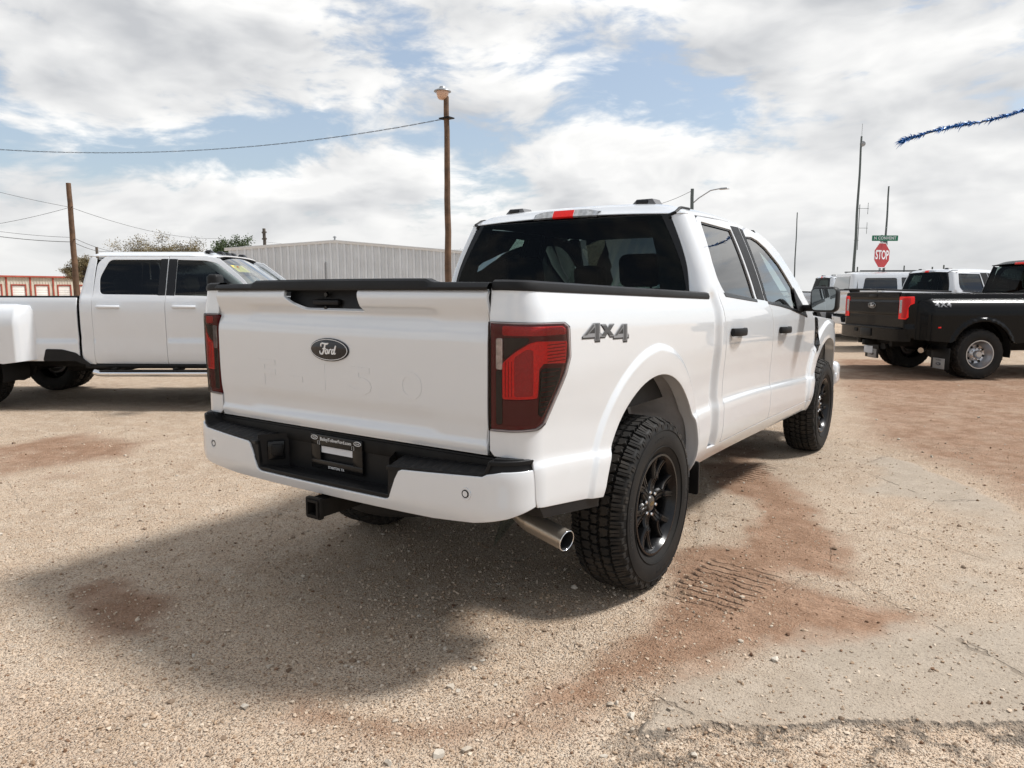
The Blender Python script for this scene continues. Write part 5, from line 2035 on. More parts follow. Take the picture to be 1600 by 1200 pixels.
def storage_row():
    A, B = at(-70, 456, 62.0), at(150, 456, 72.0)
    A[2] = B[2] = 0
    Wd = np.linalg.norm(B - A)
    e = (B - A) / Wd
    root = empty('storage_building', A)
    root.rotation_euler = (0, 0, math.atan2(e[1], e[0]))
    tag(root, 'long cream storage building with red trim and white roller doors at far left', 'building')
    H = 2.72
    n = 6
    w = Wd / n
    for i in range(n):
        u0 = i * w
        # ribbed wall around the doorway
        mb = MB()
        mb.box((u0 + w / 2, .05, H - .36), (w - .02, .06, .68))
        for k in range(8):
            mb.box((u0 + (k + .5) * w / 8, .005, H - .36), (.05, .04, .66))
        mb.box((u0 + .18, .05, (H - .70) / 2), (.34, .06, H - .70)).box((u0 + w - .18, .05, (H - .70) / 2), (.34, .06, H - .70))
        mb.build('wall_panel', CREAM, root)
        dr = empty('roller_door', (0, 0, 0))
        dr.parent = root
        for k in range(9):
            zz = .11 + k * .215
            MB().box((u0 + w / 2, .06, zz), (w - .80, .05, .205), .02).build('door_slat', DOORW, dr)
        for s_ in (.40, w - .40):
            MB().box((u0 + s_, -.005, (H - .70) / 2), (.10, .08, H - .70)).build('door_frame', REDT, root)
        MB().box((u0 + w / 2, -.005, H - .70), (w - .70, .08, .10)).build('door_frame', REDT, root)
        MB().box((u0, -.02, H / 2), (.12, .08, H)).build('corner_trim', REDT, root)
    MB().box((Wd / 2, 2.5, H + .06), (Wd + .4, 5.4, .14)).build('roof', REDT, root)
    MB().box((Wd / 2, 2.6, H / 2 - .1), (Wd - .1, 4.8, H - .3)).build('rear_wall', CREAM, root)


storage_row()


def pole(name, label, cat, px, py_top, depth, r0, r1, material, px_bot=None, group=None):
    """A post standing on the ground; its foot is straight under the top."""
    T = at(px, py_top, depth)
    root = empty(name, (T[0], T[1], 0))
    tag(root, label, cat, group)
    H = T[2]
    n = 14
    pts = [(.012 * math.sin(k * 1.3) * H / 10, .012 * math.cos(k * 2.1) * H / 10, H * k / n) for k in range(n + 1)]
    MB().tube(pts, [lerp(r0, r1, k / n) for k in range(n + 1)], 12).build('shaft', material, root, 40)
    return root, T


# lamp on a timber pole
LP, LT = pole('lamp_pole', 'tall brown timber pole with a round area lamp on top, behind the main truck', 'lamp pole', 697.5, 151, 27.0, .135, .095, WOOD)
_h = LT[2]
a = np.array([CR[0], CR[1]])
hd = (-a[0] * .14, -a[1] * .14)
MB().tube([(0, 0, _h - .1), (hd[0] * .6, hd[1] * .6, _h + .05), (hd[0], hd[1], _h + .10)], .035, 8).build('lamp_arm', GALV, LP)
lo = MB().lathe([(.02, .36), (.10, .34), (.13, .28), (.30, .20), (.31, .17), (.20, .17)], 24, 'z', (hd[0], hd[1], _h)).build('lamp_hood', GALV, LP)
MB().lathe([(.225, .17), (.22, .08), (.17, -.06), (.12, -.10), (0, -.11)], 24, 'z', (hd[0], hd[1], _h)).build('lamp_bowl', mat('lamp_bowl', (.55, .36, .26), .35, coat=.5), lo)
MB().box((0, 0, _h - .75), (.5 * abs(a[0]) + .05, .5 * abs(a[1]) + .05, .04)).build('wire_bracket', DARKST, LP)

# timber pole at left
UP, UT = pole('utility_pole', 'leaning brown timber utility pole rising behind the white pickup at left', 'utility pole', 107, 286, 36.0, .15, .11, WOOD)
MB().tube([(-.25, 0, UT[2] - 1.15), (.25, 0, UT[2] - 1.15)], .02, 6).build('insulator_bar', DARKST, UP)
MB().tube([(-.2, 0, UT[2] - 2.7), (.2, 0, UT[2] - 2.7)], .02, 6).build('insulator_bar', DARKST, UP)

# distant poles
SP, ST = pole('utility_pole', 'short distant grey utility pole beside the green tree', 'utility pole', 412.5, 357, 58.0, .14, .12, WOODG)
for k in range(2):
    MB().box((0, 0, ST[2] - .3 - .5 * k), (.5, .1, .12)).build('cross_arm', WOODG, SP)
S2, S2T = pole('utility_pole', 'tiny pole stub above the white pickup roof at left', 'utility pole', 151, 386, 70.0, .14, .12, WOODG)

# wires
def wire(label, p, q, sag, r=.009, n=24):
    p, q = np.array(p), np.array(q)
    pts = [lerp(p, q, k / n) - np.array([0, 0, sag * 4 * (k / n) * (1 - k / n)]) for k in range(n + 1)]
    o = MB().tube(pts, r, 5).build('overhead_wire', WIREM, None, 60)
    tag(o, label, 'wire', 'overhead wires')


_lw = LT + np.array([0, 0, -.75])
_q = at(-420, 176, 27.0)
# twisted service drop: two strands
n = 60
mb = MB()
for ph in (0, math.pi):
    pts = []
    for k in range(n * 4 + 1):
        t = k / (n * 4)
        c = lerp(_lw, _q, t) - np.array([0, 0, 1.30 * 4 * t * (1 - t)])
        pts.append(c + .014 * np.array([CR[0] * 0, CR[1] * 0, math.cos(t * 260 + ph)]) + .014 * CF * math.sin(t * 260 + ph))
    mb.tube(pts, .0075, 4)
sw = mb.build('overhead_wire', WIREM, None, 60)
tag(sw, 'twisted black cable sagging left from the lamp pole', 'wire', 'overhead wires')
_u1 = UT + np.array([0, 0, -1.15])
_u2 = UT + np.array([0, 0, -2.70])
wire('thin wire running from the left pole top down towards the green tree', _u1, at(352, 372, 58.0), .5, .010)
wire('thin wire from the left pole climbing out of the frame at upper left', _u1, at(-160, 252, 40.0), .2)
wire('thin wire from the left pole falling out of the frame at left', _u1, at(-160, 366, 34.0), .25)
wire('upper of the two low wires left of the timber pole', _u2 + np.array([0, 0, .10]), at(-170, 328, 34.0), .25)
wire('lower of the two low wires left of the timber pole', _u2 + np.array([0, 0, -.12]), at(-170, 337, 33.0), .25, .015)
wire('upper low wire from the left pole to the white pickup roof', _u2 + np.array([0, 0, .10]), at(215, 392, 66.0), .4, .012)
wire('lower low wire from the left pole to the white pickup roof', _u2 + np.array([0, 0, -.12]), at(182, 390, 60.0), .3, .014)
wire('faint long wire above the metal building roof', at(415, 378, 58.0), at(760, 388, 60.0), .4, .008)

# masts at right
MP, MT = pole('radio_mast', 'tall slim radio mast with small antennas, left of the stop sign', 'mast', 1346.5, 213, 46.0, .10, .055, DKMAST)
_z = MT[2]
MB().tube([(0, 0, _z), (0, 0, _z + .75)], .010, 6).build('whip', DKMAST, MP)
MB().lathe([(0, -.12), (.16, -.10), (.17, -.04), (.05, .02), (0, .02)], 14, 'y', (.10 * CR[0], .10 * CR[1], _z - .45)).build('dish', GALV, MP)
_m = MB()
for zz in (4.5, 6.0):
    pass
_m.tube([(.14 * CR[0], .14 * CR[1], _z - 6.9), (.14 * CR[0], .14 * CR[1], _z - 4.1)], .022, 6)
for dz in (-4.35, -5.55):
    _m.tube([(0, 0, _z + dz), (.72 * CR[0], .72 * CR[1], _z + dz)], .014, 5)
    _m.tube([(.66 * CR[0], .66 * CR[1], _z + dz - .35), (.66 * CR[0], .66 * CR[1], _z + dz + .35)], .014, 5)
_m.tube([(-.1 * CR[0], -.1 * CR[1], _z - 6.3), (.2 * CR[0], .2 * CR[1], _z - 6.3)], .014, 5)
_m.build('side_antenna', DKMAST, MP)
P2, P2T = pole('flag_pole', 'dark thin pole standing just right behind the stop sign', 'pole', 1389, 291, 30.0, .060, .030, DKMAST)
MB().box((0, 0, 3.4), (.16, .16, .2), .02).build('pole_clamp', DKMAST, P2)
pole('flag_pole', 'very thin pole between the main truck and the radio mast', 'pole', 1246, 332, 34.0, .040, .022, DKMAST)
SLP, SLT = pole('street_light', 'street light with a curved arm showing over the main truck roof', 'street light', 1082, 295, 45.0, .13, .10, DKMAST)
_z = SLT[2]
arm = [(0, 0, _z - .9), (.4 * CR[0], .4 * CR[1], _z - .55), (1.1 * CR[0], 1.1 * CR[1], _z - .10), (1.7 * CR[0], 1.7 * CR[1], _z + .02)]
sa = MB().tube(arm, .035, 8).build('lamp_arm', GALV, SLP)
MB().box((1.92 * CR[0], 1.92 * CR[1], _z + .02), (.62, .40, .10), .04, 2, taper=(.7, .7)).build('lamp_head', GALV, SLP)
wire('thin wire running left from the street light', SLT + np.array([0, 0, -.1]), at(985, 325, 60.0), .3, .014)
for px, py, d, wh in ((1340, 417, 70.0, 'beside the foot of the radio mast'), (1413, 415, 70.0, 'just right of the stop sign'), (1457, 417, 62.0, 'over the white pickup behind the black one'), (1475, 414, 62.0, 'rightmost of the tiny far posts')):
    o, _ = pole('fence_post', 'tiny far post ' + wh, 'post', px, py, d, .07, .06, DKMAST, group='far posts')

# stop sign
def stop_sign():
    c = at(1376, 399, 22.0)
    root = empty('stop_sign', (c[0], c[1], 0))
    view = math.atan2(CAM_POS[1] - c[1], CAM_POS[0] - c[0])
    tag(root, 'red octagonal stop sign under a green street name board', 'sign')
    z = c[2]
    ang = view + math.pi / 2 + math.radians(56)          # the plate is turned well away from the viewer
    ex = np.array([math.cos(ang), math.sin(ang), 0])
    nx = np.array([ex[1], -ex[0], 0])
    if nx @ (CAM_POS - c) < 0:
        nx = -nx
        ex = -ex
    up = np.array([0, 0, 1.0])
    W = lambda a, b, d: tuple(ex * a + nx * d + up * (z + b))
    MB().tube([(0, 0, 0), (0, 0, z + .60)], .032, 8).build('post', GALV, root)
    R = .405
    oct_ = [(R * math.cos(math.radians(22.5 + 45 * k)), R * math.sin(math.radians(22.5 + 45 * k))) for k in range(8)]
    pl = MB().prism(oct_, .036, .042, W).build('sign_plate', mat('sign_white', (.70, .70, .70), .5), root)
    MB().prism([(a * .945, b * .945) for a, b in oct_], .043, .0445, W).build('sign_face', mat('sign_red', (.34, .02, .025), .45, var=.1, vscale=4), pl)
    v, f = text_mesh('STOP', .30, .001, 1.0, .006)
    MB().add([W(p[0] * .88, p[1] * 1.25, .047 + p[2]) for p in v], f).build('lettering', mat('sign_white', (.7, .7, .7), .5), pl, 20)
    # street name board faces the viewer
    e2 = CR.copy()
    e2[2] = 0
    e2 /= np.linalg.norm(e2)
    n2 = np.array([e2[1], -e2[0], 0])
    V = lambda a, b, d: tuple(e2 * a + n2 * d + up * (z + .505 + b))
    o2 = .08
    bd = MB().prism(rounded([(-.39 + o2, -.082), (.39 + o2, -.082), (.39 + o2, .082), (-.39 + o2, .082)], .015, 2), .034, .040, V).build('street_board', mat('sign_green', (.010, .16, .085), .45, var=.1, vscale=4), root)
    v, f = text_mesh('N CONVENT', .125, .001, 1.08, .002)
    sc = .66 / (v[:, 0].max() - v[:, 0].min())
    MB().add([V(p[0] * sc + o2, p[1], .043 + p[2]) for p in v], f).build('lettering', mat('sign_white', (.7, .7, .7), .5), bd, 20)
    MB().tube([(0, 0, z + .40), (0, 0, z + .45)], .04, 8).build('board_bracket', GALV, root)


stop_sign()


# tinsel garland at upper right
def garland():
    A, B = at(1411, 222, 9.0), at(1760, 108, 9.4)
    root = empty('tinsel_garland', A)
    tag(root, 'blue tinsel garland hanging on a cord at upper right', 'garland')
    cord = []
    for k in range(41):
        t = k / 40
        p = lerp(A, B, t) - A
        p[2] += .10 * math.sin(t * 9) * (1 - t) * .5 - .22 * 4 * t * (1 - t) * .35
        cord.append(p)
    MB().tube(cord, .006, 5).build('cord', WIREM, root)
    rng = np.random.default_rng(5)
    vs, fs = [], []
    dens = pchip([0, .03, .08, .13, .18, .24, .30, .36, .42, .50, .56, .60, .63, .645, .70, .9, 1.0], [.6, 1, .8, .12, .8, 1, .7, .15, .7, .6, .25, .9, .8, .02, .5, .6, .6])
    for k in range(3600):
        t = rng.random()
        if rng.random() > float(dens(t)):
            continue
        i = min(int(t * 40), 39)
        p = lerp(cord[i], cord[i + 1], t * 40 - i)
        d = rng.normal(size=3)
        d = d * .40 + np.array([-CR[0], -CR[1], -.10]) * 1.2 + np.array([0, 0, .25])
        d /= np.linalg.norm(d)
        L = rng.uniform(.03, .085) * (1.5 if t < .05 else 1.0)
        s = np.cross(d, rng.normal(size=3))
        s *= .005 / np.linalg.norm(s)
        b = len(vs)
        bend = np.array([0, 0, -.25 * L])
        vs += [p - s, p + s, p + d * L * .55 + s, p + d * L * .55 - s, p + d * L + bend + s * .4]
        fs += [(b, b + 1, b + 2, b + 3), (b + 3, b + 2, b + 4)]
    o = add_mesh('tinsel', vs, fs, mat('blue_tinsel', (.02, .15, .46), .3, .25), root, angle=None)
    o['kind'] = 'stuff'


garland()


# trees: trunk, limbs, crown of leaf sprays
def tree(label, px, depth, half_w, z_top, z_base, leaf, seed, dens=2600, leaf_len=.16, group=None, twiggy=0.0):
    c = at(px, 456, depth)
    root = empty('tree', (c[0], c[1], 0))
    tag(root, label, 'tree', group)
    rng = np.random.default_rng(seed)
    mb = MB()
    mb.tube([(0, 0, 0), (.08, .05, z_base * .5), (.02, -.05, z_base)], [.22, .18, .14], 8)
    tips = []
    for k in range(26):
        a = rng.uniform(0, 2 * math.pi)
        rr = half_w * math.sqrt(rng.uniform(.05, 1.0))
        zz = z_base + (z_top - z_base) * rng.uniform(.15, .95) * math.sqrt(max(.05, 1 - (rr / half_w) ** 2 * .8))
        tip = np.array([rr * math.cos(a), rr * math.sin(a), zz])
        mid = np.array([tip[0] * .45, tip[1] * .45, z_base + (tip[2] - z_base) * .6])
        mb.tube([(0, 0, z_base * .9), mid, tip], [.08, .045, .012], 5)
        tips.append(tip)
        for q in range(3):
            s = tip + rng.normal(size=3) * half_w * .16
            mb.tube([mid * .3 + tip * .7, s], [.018, .006], 4)
            tips.append(s)
    mb.build('trunk', mat('bark', (.06, .045, .035), .9, var=.3, vscale=5), root, 60)
    tips = np.array(tips)
    n = dens
    ci = rng.integers(0, len(tips), n)
    pos = tips[ci] + rng.normal(size=(n, 3)) * np.array([half_w * .11, half_w * .11, half_w * .08])
    d = rng.normal(size=(n, 3))
    d[:, 2] = d[:, 2] * .7 + .25
    d /= np.linalg.norm(d, axis=1, keepdims=True)
    s = np.cross(d, rng.normal(size=(n, 3)))
    s /= np.linalg.norm(s, axis=1, keepdims=True)
    L = leaf_len * rng.uniform(.5, 1.4, n)[:, None]
    w = L * (.16 if twiggy else .34)
    V = np.stack([pos, pos + d * L * .5 + s * w, pos + d * L, pos + d * L * .5 - s * w], 1).reshape(-1, 3)
    F = np.arange(n * 4).reshape(n, 4)
    crown = add_mesh('crown', V, F, leaf, root, angle=None)
    return root


LEAFB = mat('dry_foliage', (.175, .140, .072), .8, var=.5, vscale=.8)
LEAFG = mat('green_foliage', (.050, .075, .025), .7, var=.5, vscale=.8)
tree('round brown leafless looking tree behind the white pickup roof', 256, 52.0, 2.65, 5.15, 2.9, LEAFB, 3, 30000, .13, twiggy=1)
tree('green leafy tree beside the metal building', 370, 54.0, 1.75, 5.35, 3.1, LEAFG, 9, 10000, .12)
tree('brownish tree low behind the timber pole at left', 134, 56.0, 1.15, 4.1, 2.2, LEAFB, 14, 12000, .13, twiggy=1)
tree('small dark tree top over the metal building, right of the lamp pole', 730, 62.0, 1.8, 4.75, 3.6, LEAFG, 21, 1200, .22, twiggy=1)
tree('small bare tree top left of the lamp pole over the building', 668, 62.0, 1.2, 4.6, 3.6, LEAFB, 23, 600, .22, twiggy=1)


# ------------------------------------------------------------------ ground
def vnoise(x, y, seed=0):
    xi, yi = np.floor(x).astype(np.int64), np.floor(y).astype(np.int64)
    xf, yf = x - xi, y - yi

    def h(a, b):
        n = (a * 374761393 + b * 668265263 + seed * 974711) & 0xffffffff
        n = ((n ^ (n >> 13)) * 1274126177) & 0xffffffff
        return ((n ^ (n >> 16)) & 0xffff) / 65535.0
    u, v = xf * xf * (3 - 2 * xf), yf * yf * (3 - 2 * yf)
    return (h(xi, yi) * (1 - u) + h(xi + 1, yi) * u) * (1 - v) + (h(xi, yi + 1) * (1 - u) + h(xi + 1, yi + 1) * u) * v


def fbm(x, y, oct_=5, seed=0, gain=.5):
    s, a, t = 0.0, 1.0, 0.0
    for o in range(oct_):
        s = s + a * vnoise(x * 2 ** o, y * 2 ** o, seed + o * 17)
        t += a
        a *= gain
    return s / t


def gp(pts):
    return [tuple(ground_at(a, b)[:2]) for a, b in pts]


RED = [(gp([(1080, 722), (1190, 722), (1250, 785), (1345, 850), (1320, 895), (1235, 905), (1330, 925), (1430, 960), (1390, 990), (1300, 990), (1255, 1015), (1190, 1045), (1100, 1085), (1000, 1095), (890, 1112), (800, 1095), (850, 1065), (960, 1025), (1030, 975), (1022, 900), (1060, 868), (1150, 850), (1180, 800), (1120, 760)]), .24, 1.05),
       (gp([(-60, 705), (120, 676), (240, 690), (190, 715), (90, 728), (-60, 760)]), .35, .75),
       (gp([(60, 740), (150, 730), (120, 748), (40, 752)]), .25, .5),
       (gp([(105, 925), (230, 895), (280, 935), (240, 1000), (120, 1010), (85, 965)]), .14, .75),
       (gp([(430, 1085), (620, 1100), (880, 1085), (1000, 1095), (900, 1150), (620, 1165), (440, 1140)]), .22, .66),
       (gp([(1300, 560), (1700, 575), (1700, 860), (1600, 800), (1420, 715), (1330, 682), (1295, 600)]), 0.5, .66),
       (gp([(1090, 700), (1180, 690), (1230, 735), (1150, 745)]), .2, .7)]
SLAB = gp([(1308, 692), (1420, 722), (1520, 765), (1800, 905), (1800, 1122), (1600, 1129), (1300, 1132), (1000, 1141), (1030, 1090), (1080, 1000), (1090, 850), (1100, 760), (1200, 700)])
SLAB_EDGE = gp([(960, 1143), (1300, 1132), (1800, 1120)])
SLAB_TOP = gp([(1308, 690), (1420, 720), (1520, 763), (1800, 905)])
TRACK0 = ground_at(1130, 915)
TRACK1 = ground_at(1170, 738)


def sdist(P, poly):
    d = dist_poly(P, poly)
    return np.where(inside(P, poly), -d, d)


def polyline_d(P, pts):
    d = np.full(len(P), 1e9)
    for i in range(len(pts) - 1):
        a, b = np.array(pts[i]), np.array(pts[i + 1])
        ab = b - a
        t = np.clip(((P - a) @ ab) / (ab @ ab), 0, 1)
        d = np.minimum(d, np.linalg.norm(P - (a + t[:, None] * ab), axis=1))
    return d


def masks(P):
    x, y = P[:, 0], P[:, 1]
    wx = x + .35 * (fbm(x * 1.7, y * 1.7, 4, 3) - .5) + .10 * (fbm(x * 9, y * 9, 3, 9) - .5)
    wy = y + .35 * (fbm(x * 1.7 + 40, y * 1.7, 4, 5) - .5) + .10 * (fbm(x * 9 + 30, y * 9, 3, 12) - .5)
    Q = np.stack([wx, wy], 1)
    red = np.zeros(len(P))
    for poly, soft, amt in RED:
        red = np.maximum(red, amt * (1 - ss(-soft, soft * .55, sdist(Q, poly))))
    red = red * (.45 + .60 * fbm(x * 4.5, y * 4.5, 5, 31) + .45 * fbm(x * 16, y * 16, 3, 37))
    red = np.clip(red + .25 * ss(.56, .72, fbm(x * .55, y * .55, 5, 77)), 0, 1)
    P2 = np.stack([x + .06 * (fbm(x * 6, y * 6, 3, 50) - .5), y + .10 * (fbm(x * 5, y * 5, 4, 51) - .5)], 1)
    sd = sdist(P2, SLAB)
    slab = 1 - ss(-.03, .03, sd)
    near_e = polyline_d(P2, SLAB_EDGE)
    left = ss(.9, 1.5, x + .35 * (fbm(x * 2.5, y * 2.5, 4, 61) - .5))
    cover = ss(.42, .62, fbm(x * 1.1 + 8, y * 1.1, 5, 91) + .22 * ss(.0, 1.6, 2.2 - x))     # thin drift of grit lying on the slab
    cover = cover * (.15 + .85 * ss(.10, .75, near_e))
    slab_vis = slab * (1 - .72 * cover)
    red = red * (1 - .0 * slab)
    crevice = (1 - ss(.002, .013, np.abs(sd))) * (1 - ss(.05, .10, near_e)) * (.35 + .9 * fbm(x * 7, y * 7, 3, 300))
    # broken asphalt remains along the lower edge
    below = (1 - slab) * (1 - ss(.10, .42, near_e)) * ss(1.25, 1.5, x) * (sd > 0)
    cells = np.abs(fbm(x * 3.6, y * 5.5, 5, 200, .62) - .5)
    remains = np.maximum(below * (1 - ss(.030, .060, cells)), .0)
    remains = np.maximum(remains * (.30 + .75 * fbm(x * 22, y * 22, 3, 303)), crevice)
    return red, slab, slab_vis, remains, near_e


def ground_h(P):
    x, y = P[:, 0], P[:, 1]
    red, slab, vis, rem, ne = masks(P)
    h = .020 * (fbm(x * .9, y * .9, 3, 5) - .5) + .012 * (fbm(x * 7, y * 7, 4, 6) - .5)
    h = h + red * .012 * (fbm(x * 14, y * 14, 4, 7) - .3)
    h = h * (1 - slab * .85) + .006 * slab
    h = h - .014 * (1 - slab) * (1 - ss(.0, .35, ne)) * ss(1.0, 1.5, x) + rem * .012
    # ruts left by turning wheels out in the yard
    rut = np.sin((x * .55 + y * .9 + .5 * fbm(x * .6, y * .6, 3, 8)) * 7.0)
    h = h + .012 * rut * ss(3.2, 5.5, y) * ss(.8, 1.6, x) * fbm(x * 1.2, y * 1.2, 3, 15)
    # flat under the main truck's tyres
    return h


def build_ground():
    cx, cy = CAM_POS[0], CAM_POS[1]
    fine = np.linspace(math.radians(-47), math.radians(47), 640)
    coarse = np.linspace(math.radians(47), math.radians(313), 72)[1:-1]
    ang = np.concatenate([fine, coarse])
    rs = [.55]
    while rs[-1] < 70:
        rs.append(rs[-1] + max(.011, .0062 * rs[-1]))
    while rs[-1] < 6000:
        rs.append(rs[-1] * 1.3)
    rs = np.array(rs)
    A, Rr = np.meshgrid(ang, rs, indexing='ij')
    hd = YAW
    X = cx + Rr * np.sin(hd + A)
    Yy = cy + Rr * np.cos(hd + A)
    P = np.stack([X.ravel(), Yy.ravel()], 1)
    near = (np.abs(Rr) < 70).ravel()
    red = np.zeros(len(P)); slab = red.copy(); vis = red.copy(); rem = red.copy(); ne = red + 9
    H = np.zeros(len(P))
    red[near], slab[near], vis[near], rem[near], ne[near] = masks(P[near])
    H[near] = ground_h(P[near])
    na, nr = A.shape
    idx = np.arange(na * nr).reshape(na, nr)
    i2 = np.roll(idx, -1, 0)
    F = np.stack([idx[:, :-1], idx[:, 1:], i2[:, 1:], i2[:, :-1]], -1).reshape(-1, 4)
    V = np.concatenate([np.column_stack([P, H]), [[cx, cy, 0.0]]])
    # close the small hole at the viewpoint's foot with a fan of quads (degenerate corner avoided by triangles)
    o = add_mesh('ground', V, F, None, None, angle=None)
    tri = [(len(V) - 1, int(idx[k, 0]), int(i2[k, 0])) for k in range(na)]
    me = o.data
    for nm, arr in (('red_dirt', red), ('slab_vis', vis), ('remains', rem), ('slab', slab)):
        at_ = me.attributes.new(nm, 'FLOAT', 'POINT')
        at_.data.foreach_set('value', np.concatenate([arr, [0]]).astype(np.float32))
    return o


def ground_material():
    m = bpy.data.materials.new('caliche_gravel')
    m.use_nodes = True
    g = NT(m.node_tree)
    b = m.node_tree.nodes['Principled BSDF']
    b.inputs['Roughness'].default_value = .95
    b.inputs['Specular IOR Level'].default_value = .15
    geo = g.n('ShaderNodeNewGeometry')
    pos = geo.outputs['Position']

    def attr(nm):
        a = g.n('ShaderNodeAttribute')
        a.attribute_name = nm
        return a.outputs['Fac']
    red, vis, rem, slab = attr('red_dirt'), attr('slab_vis'), attr('remains'), attr('slab')
    v1 = g.voronoi(pos, 92.0)
    v2 = g.voronoi(pos, 200.0)
    v3 = g.voronoi(pos, 34.0)
    big = g.noise(pos, .8, 4.0, .62)
    mid = g.noise(pos, 6.0, 5.0, .65)
    finen = g.noise(pos, 90.0, 3.0, .7)
    # pebbly ground
    base = g.mix(g.smooth(big, .35, .65), (.520, .400, .292, 1), (.430, .322, .228, 1))
    base = g.mix(g.smooth(mid, .40, .70), base, (.55, .445, .340, 1))
    sep1 = g.n('ShaderNodeSeparateColor')
    g.put(sep1.inputs[0], v1.outputs['Color'])
    peb = g.mix(sep1.outputs[0], (.24, .165, .112, 1), (.66, .555, .45, 1))
    base = g.mix(g.smooth(v1.outputs['Distance'], .50, .22, 0, .62), base, peb)
    sep2 = g.n('ShaderNodeSeparateColor')
    g.put(sep2.inputs[0], v2.outputs['Color'])
    speck = g.smooth(sep2.outputs[1], .70, .95, 0, .75)
    base = g.mix(speck, base, (.14, .085, .055, 1))
    base = g.mix(g.smooth(sep2.outputs[0], .82, .98, 0, .6), base, (.50, .45, .38, 1))
    # red soil
    soil = g.mix(g.smooth(mid, .35, .7), (.222, .126, .077, 1), (.318, .196, .128, 1))
    soil = g.mix(g.smooth(sep2.outputs[2], .75, .98, 0, .5), soil, (.38, .28, .20, 1))
    soil = g.mix(g.smooth(sep2.outputs[0], .72, .96, 0, .6), soil, (.13, .072, .045, 1))
    # worn slab
    conc = g.mix(g.smooth(mid, .3, .7), (.330, .276, .216, 1), (.385, .326, .260, 1))
    conc = g.mix(g.smooth(finen, .35, .75, 0, .35), conc, (.12, .10, .085, 1))
    conc = g.mix(g.smooth(sep2.outputs[1], .88, .99, 0, .6), conc, (.10, .07, .05, 1))
    crk = g.voronoi(g.vmath('ADD', pos, g.vmath('SCALE', g.n('ShaderNodeTexNoise').outputs['Color'], scale=.0)), .55, 'DISTANCE_TO_EDGE')
    wob = g.noise(pos, 5.0, 3.0, .7)
    ce = g.math('ADD', crk.outputs['Distance'], g.math('MULTIPLY', g.math('SUBTRACT', wob, .5), .07))
    crack = g.smooth(g.math('ABSOLUTE', ce), .0045, .0015)
    conc = g.mix(g.math('MULTIPLY', crack, .45), conc, (.10, .075, .055, 1))
    col = g.mix(vis, base, conc)
    rmask = g.math('MULTIPLY', red, g.smooth(g.math('ADD', mid, g.math('MULTIPLY', red, .8)), .45, .95))
    col = g.mix(g.math('MINIMUM', g.math('MULTIPLY', rmask, 1.25), .92), col, soil)
    col = g.mix(rem, col, (.105, .090, .075, 1))
    g.put(b.inputs['Base Color'], col)
    # relief
    hp = g.math('ADD', g.math('MULTIPLY', g.smooth(v1.outputs['Distance'], .5, .0), .0072), g.math('MULTIPLY', g.smooth(v2.outputs['Distance'], .55, .0), .0044))
    hp = g.math('ADD', hp, g.math('MULTIPLY', g.smooth(v3.outputs['Distance'], .28, .0), .005))
    rough_amt = g.math('SUBTRACT', 1.0, g.math('MULTIPLY', vis, .90))
    hp = g.math('MULTIPLY', hp, g.math('MULTIPLY', rough_amt, g.math('SUBTRACT', 1.0, g.math('MULTIPLY', rmask, .35))))
    hp = g.math('ADD', hp, g.math('MULTIPLY', g.math('SUBTRACT', finen, .5), .0055))
    hp = g.math('ADD', hp, g.math('MULTIPLY', g.noise(pos, 28.0, 2.0, .6), g.math('MULTIPLY', rmask, .010)))
    mp = g.n('ShaderNodeMapping')
    g.put(mp.inputs['Vector'], pos)
    mp.inputs['Rotation'].default_value = (0, 0, 1.15)
    mp.inputs['Scale'].default_value = (6.0, 19.0, 1.0)
    drag = g.noise(mp.outputs[0], 1.0, 4.0, .65, 1.2)
    hp = g.math('ADD', hp, g.math('MULTIPLY', g.math('MULTIPLY', g.smooth(drag, .42, .70), rmask), g.smooth(g.vmath('DISTANCE', pos, (float(TRACK0[0]), float(TRACK0[1]), 0.0)), 2.4, 1.0, 0.0, .006)))
    hp = g.math('SUBTRACT', hp, g.math('MULTIPLY', crack, .006))
    # printed tyre tread in the soft soil
    for c, ang, ln, wd in ((TRACK0, .10, .36, .20), (TRACK1, .10, .40, .16)):
        rel = g.vmath('SUBTRACT', pos, (float(c[0]), float(c[1]), 0.0))
        rot = g.n('ShaderNodeVectorRotate', rotation_type='Z_AXIS')
        g.put(rot.inputs['Vector'], rel)
        rot.inputs['Angle'].default_value = ang
        sx = g.n('ShaderNodeSeparateXYZ')
        g.put(sx.inputs[0], rot.outputs[0])
        u, v = sx.outputs[0], sx.outputs[1]
        wv = g.math('SINE', g.math('ADD', g.math('MULTIPLY', mid, 7.0), g.math('ADD', g.math('MULTIPLY', v, 2 * math.pi / .062), g.math('MULTIPLY', g.math('PINGPONG', g.math('ADD', u, 5.0), .06), 16.0))))
        bars = g.smooth(wv, -.8, .7)
        msk = g.math('MULTIPLY', g.smooth(g.math('ABSOLUTE', v), ln, ln * .6), g.smooth(g.math('ABSOLUTE', u), wd, wd * .8))
        msk = g.math('MULTIPLY', msk, g.smooth(mid, .36, .50))
        hp = g.math('ADD', hp, g.math('MULTIPLY', g.math('MULTIPLY', bars, msk), .036))
    bp = g.n('ShaderNodeBump')
    bp.inputs['Strength'].default_value = 1.0
    bp.inputs['Distance'].default_value = 1.0
    g.put(bp.inputs['Height'], hp)
    g.put(b.inputs['Normal'], bp.outputs[0])
    return m


GROUND = build_ground()
GROUND.data.materials.append(ground_material())
tag(GROUND, kind='structure')


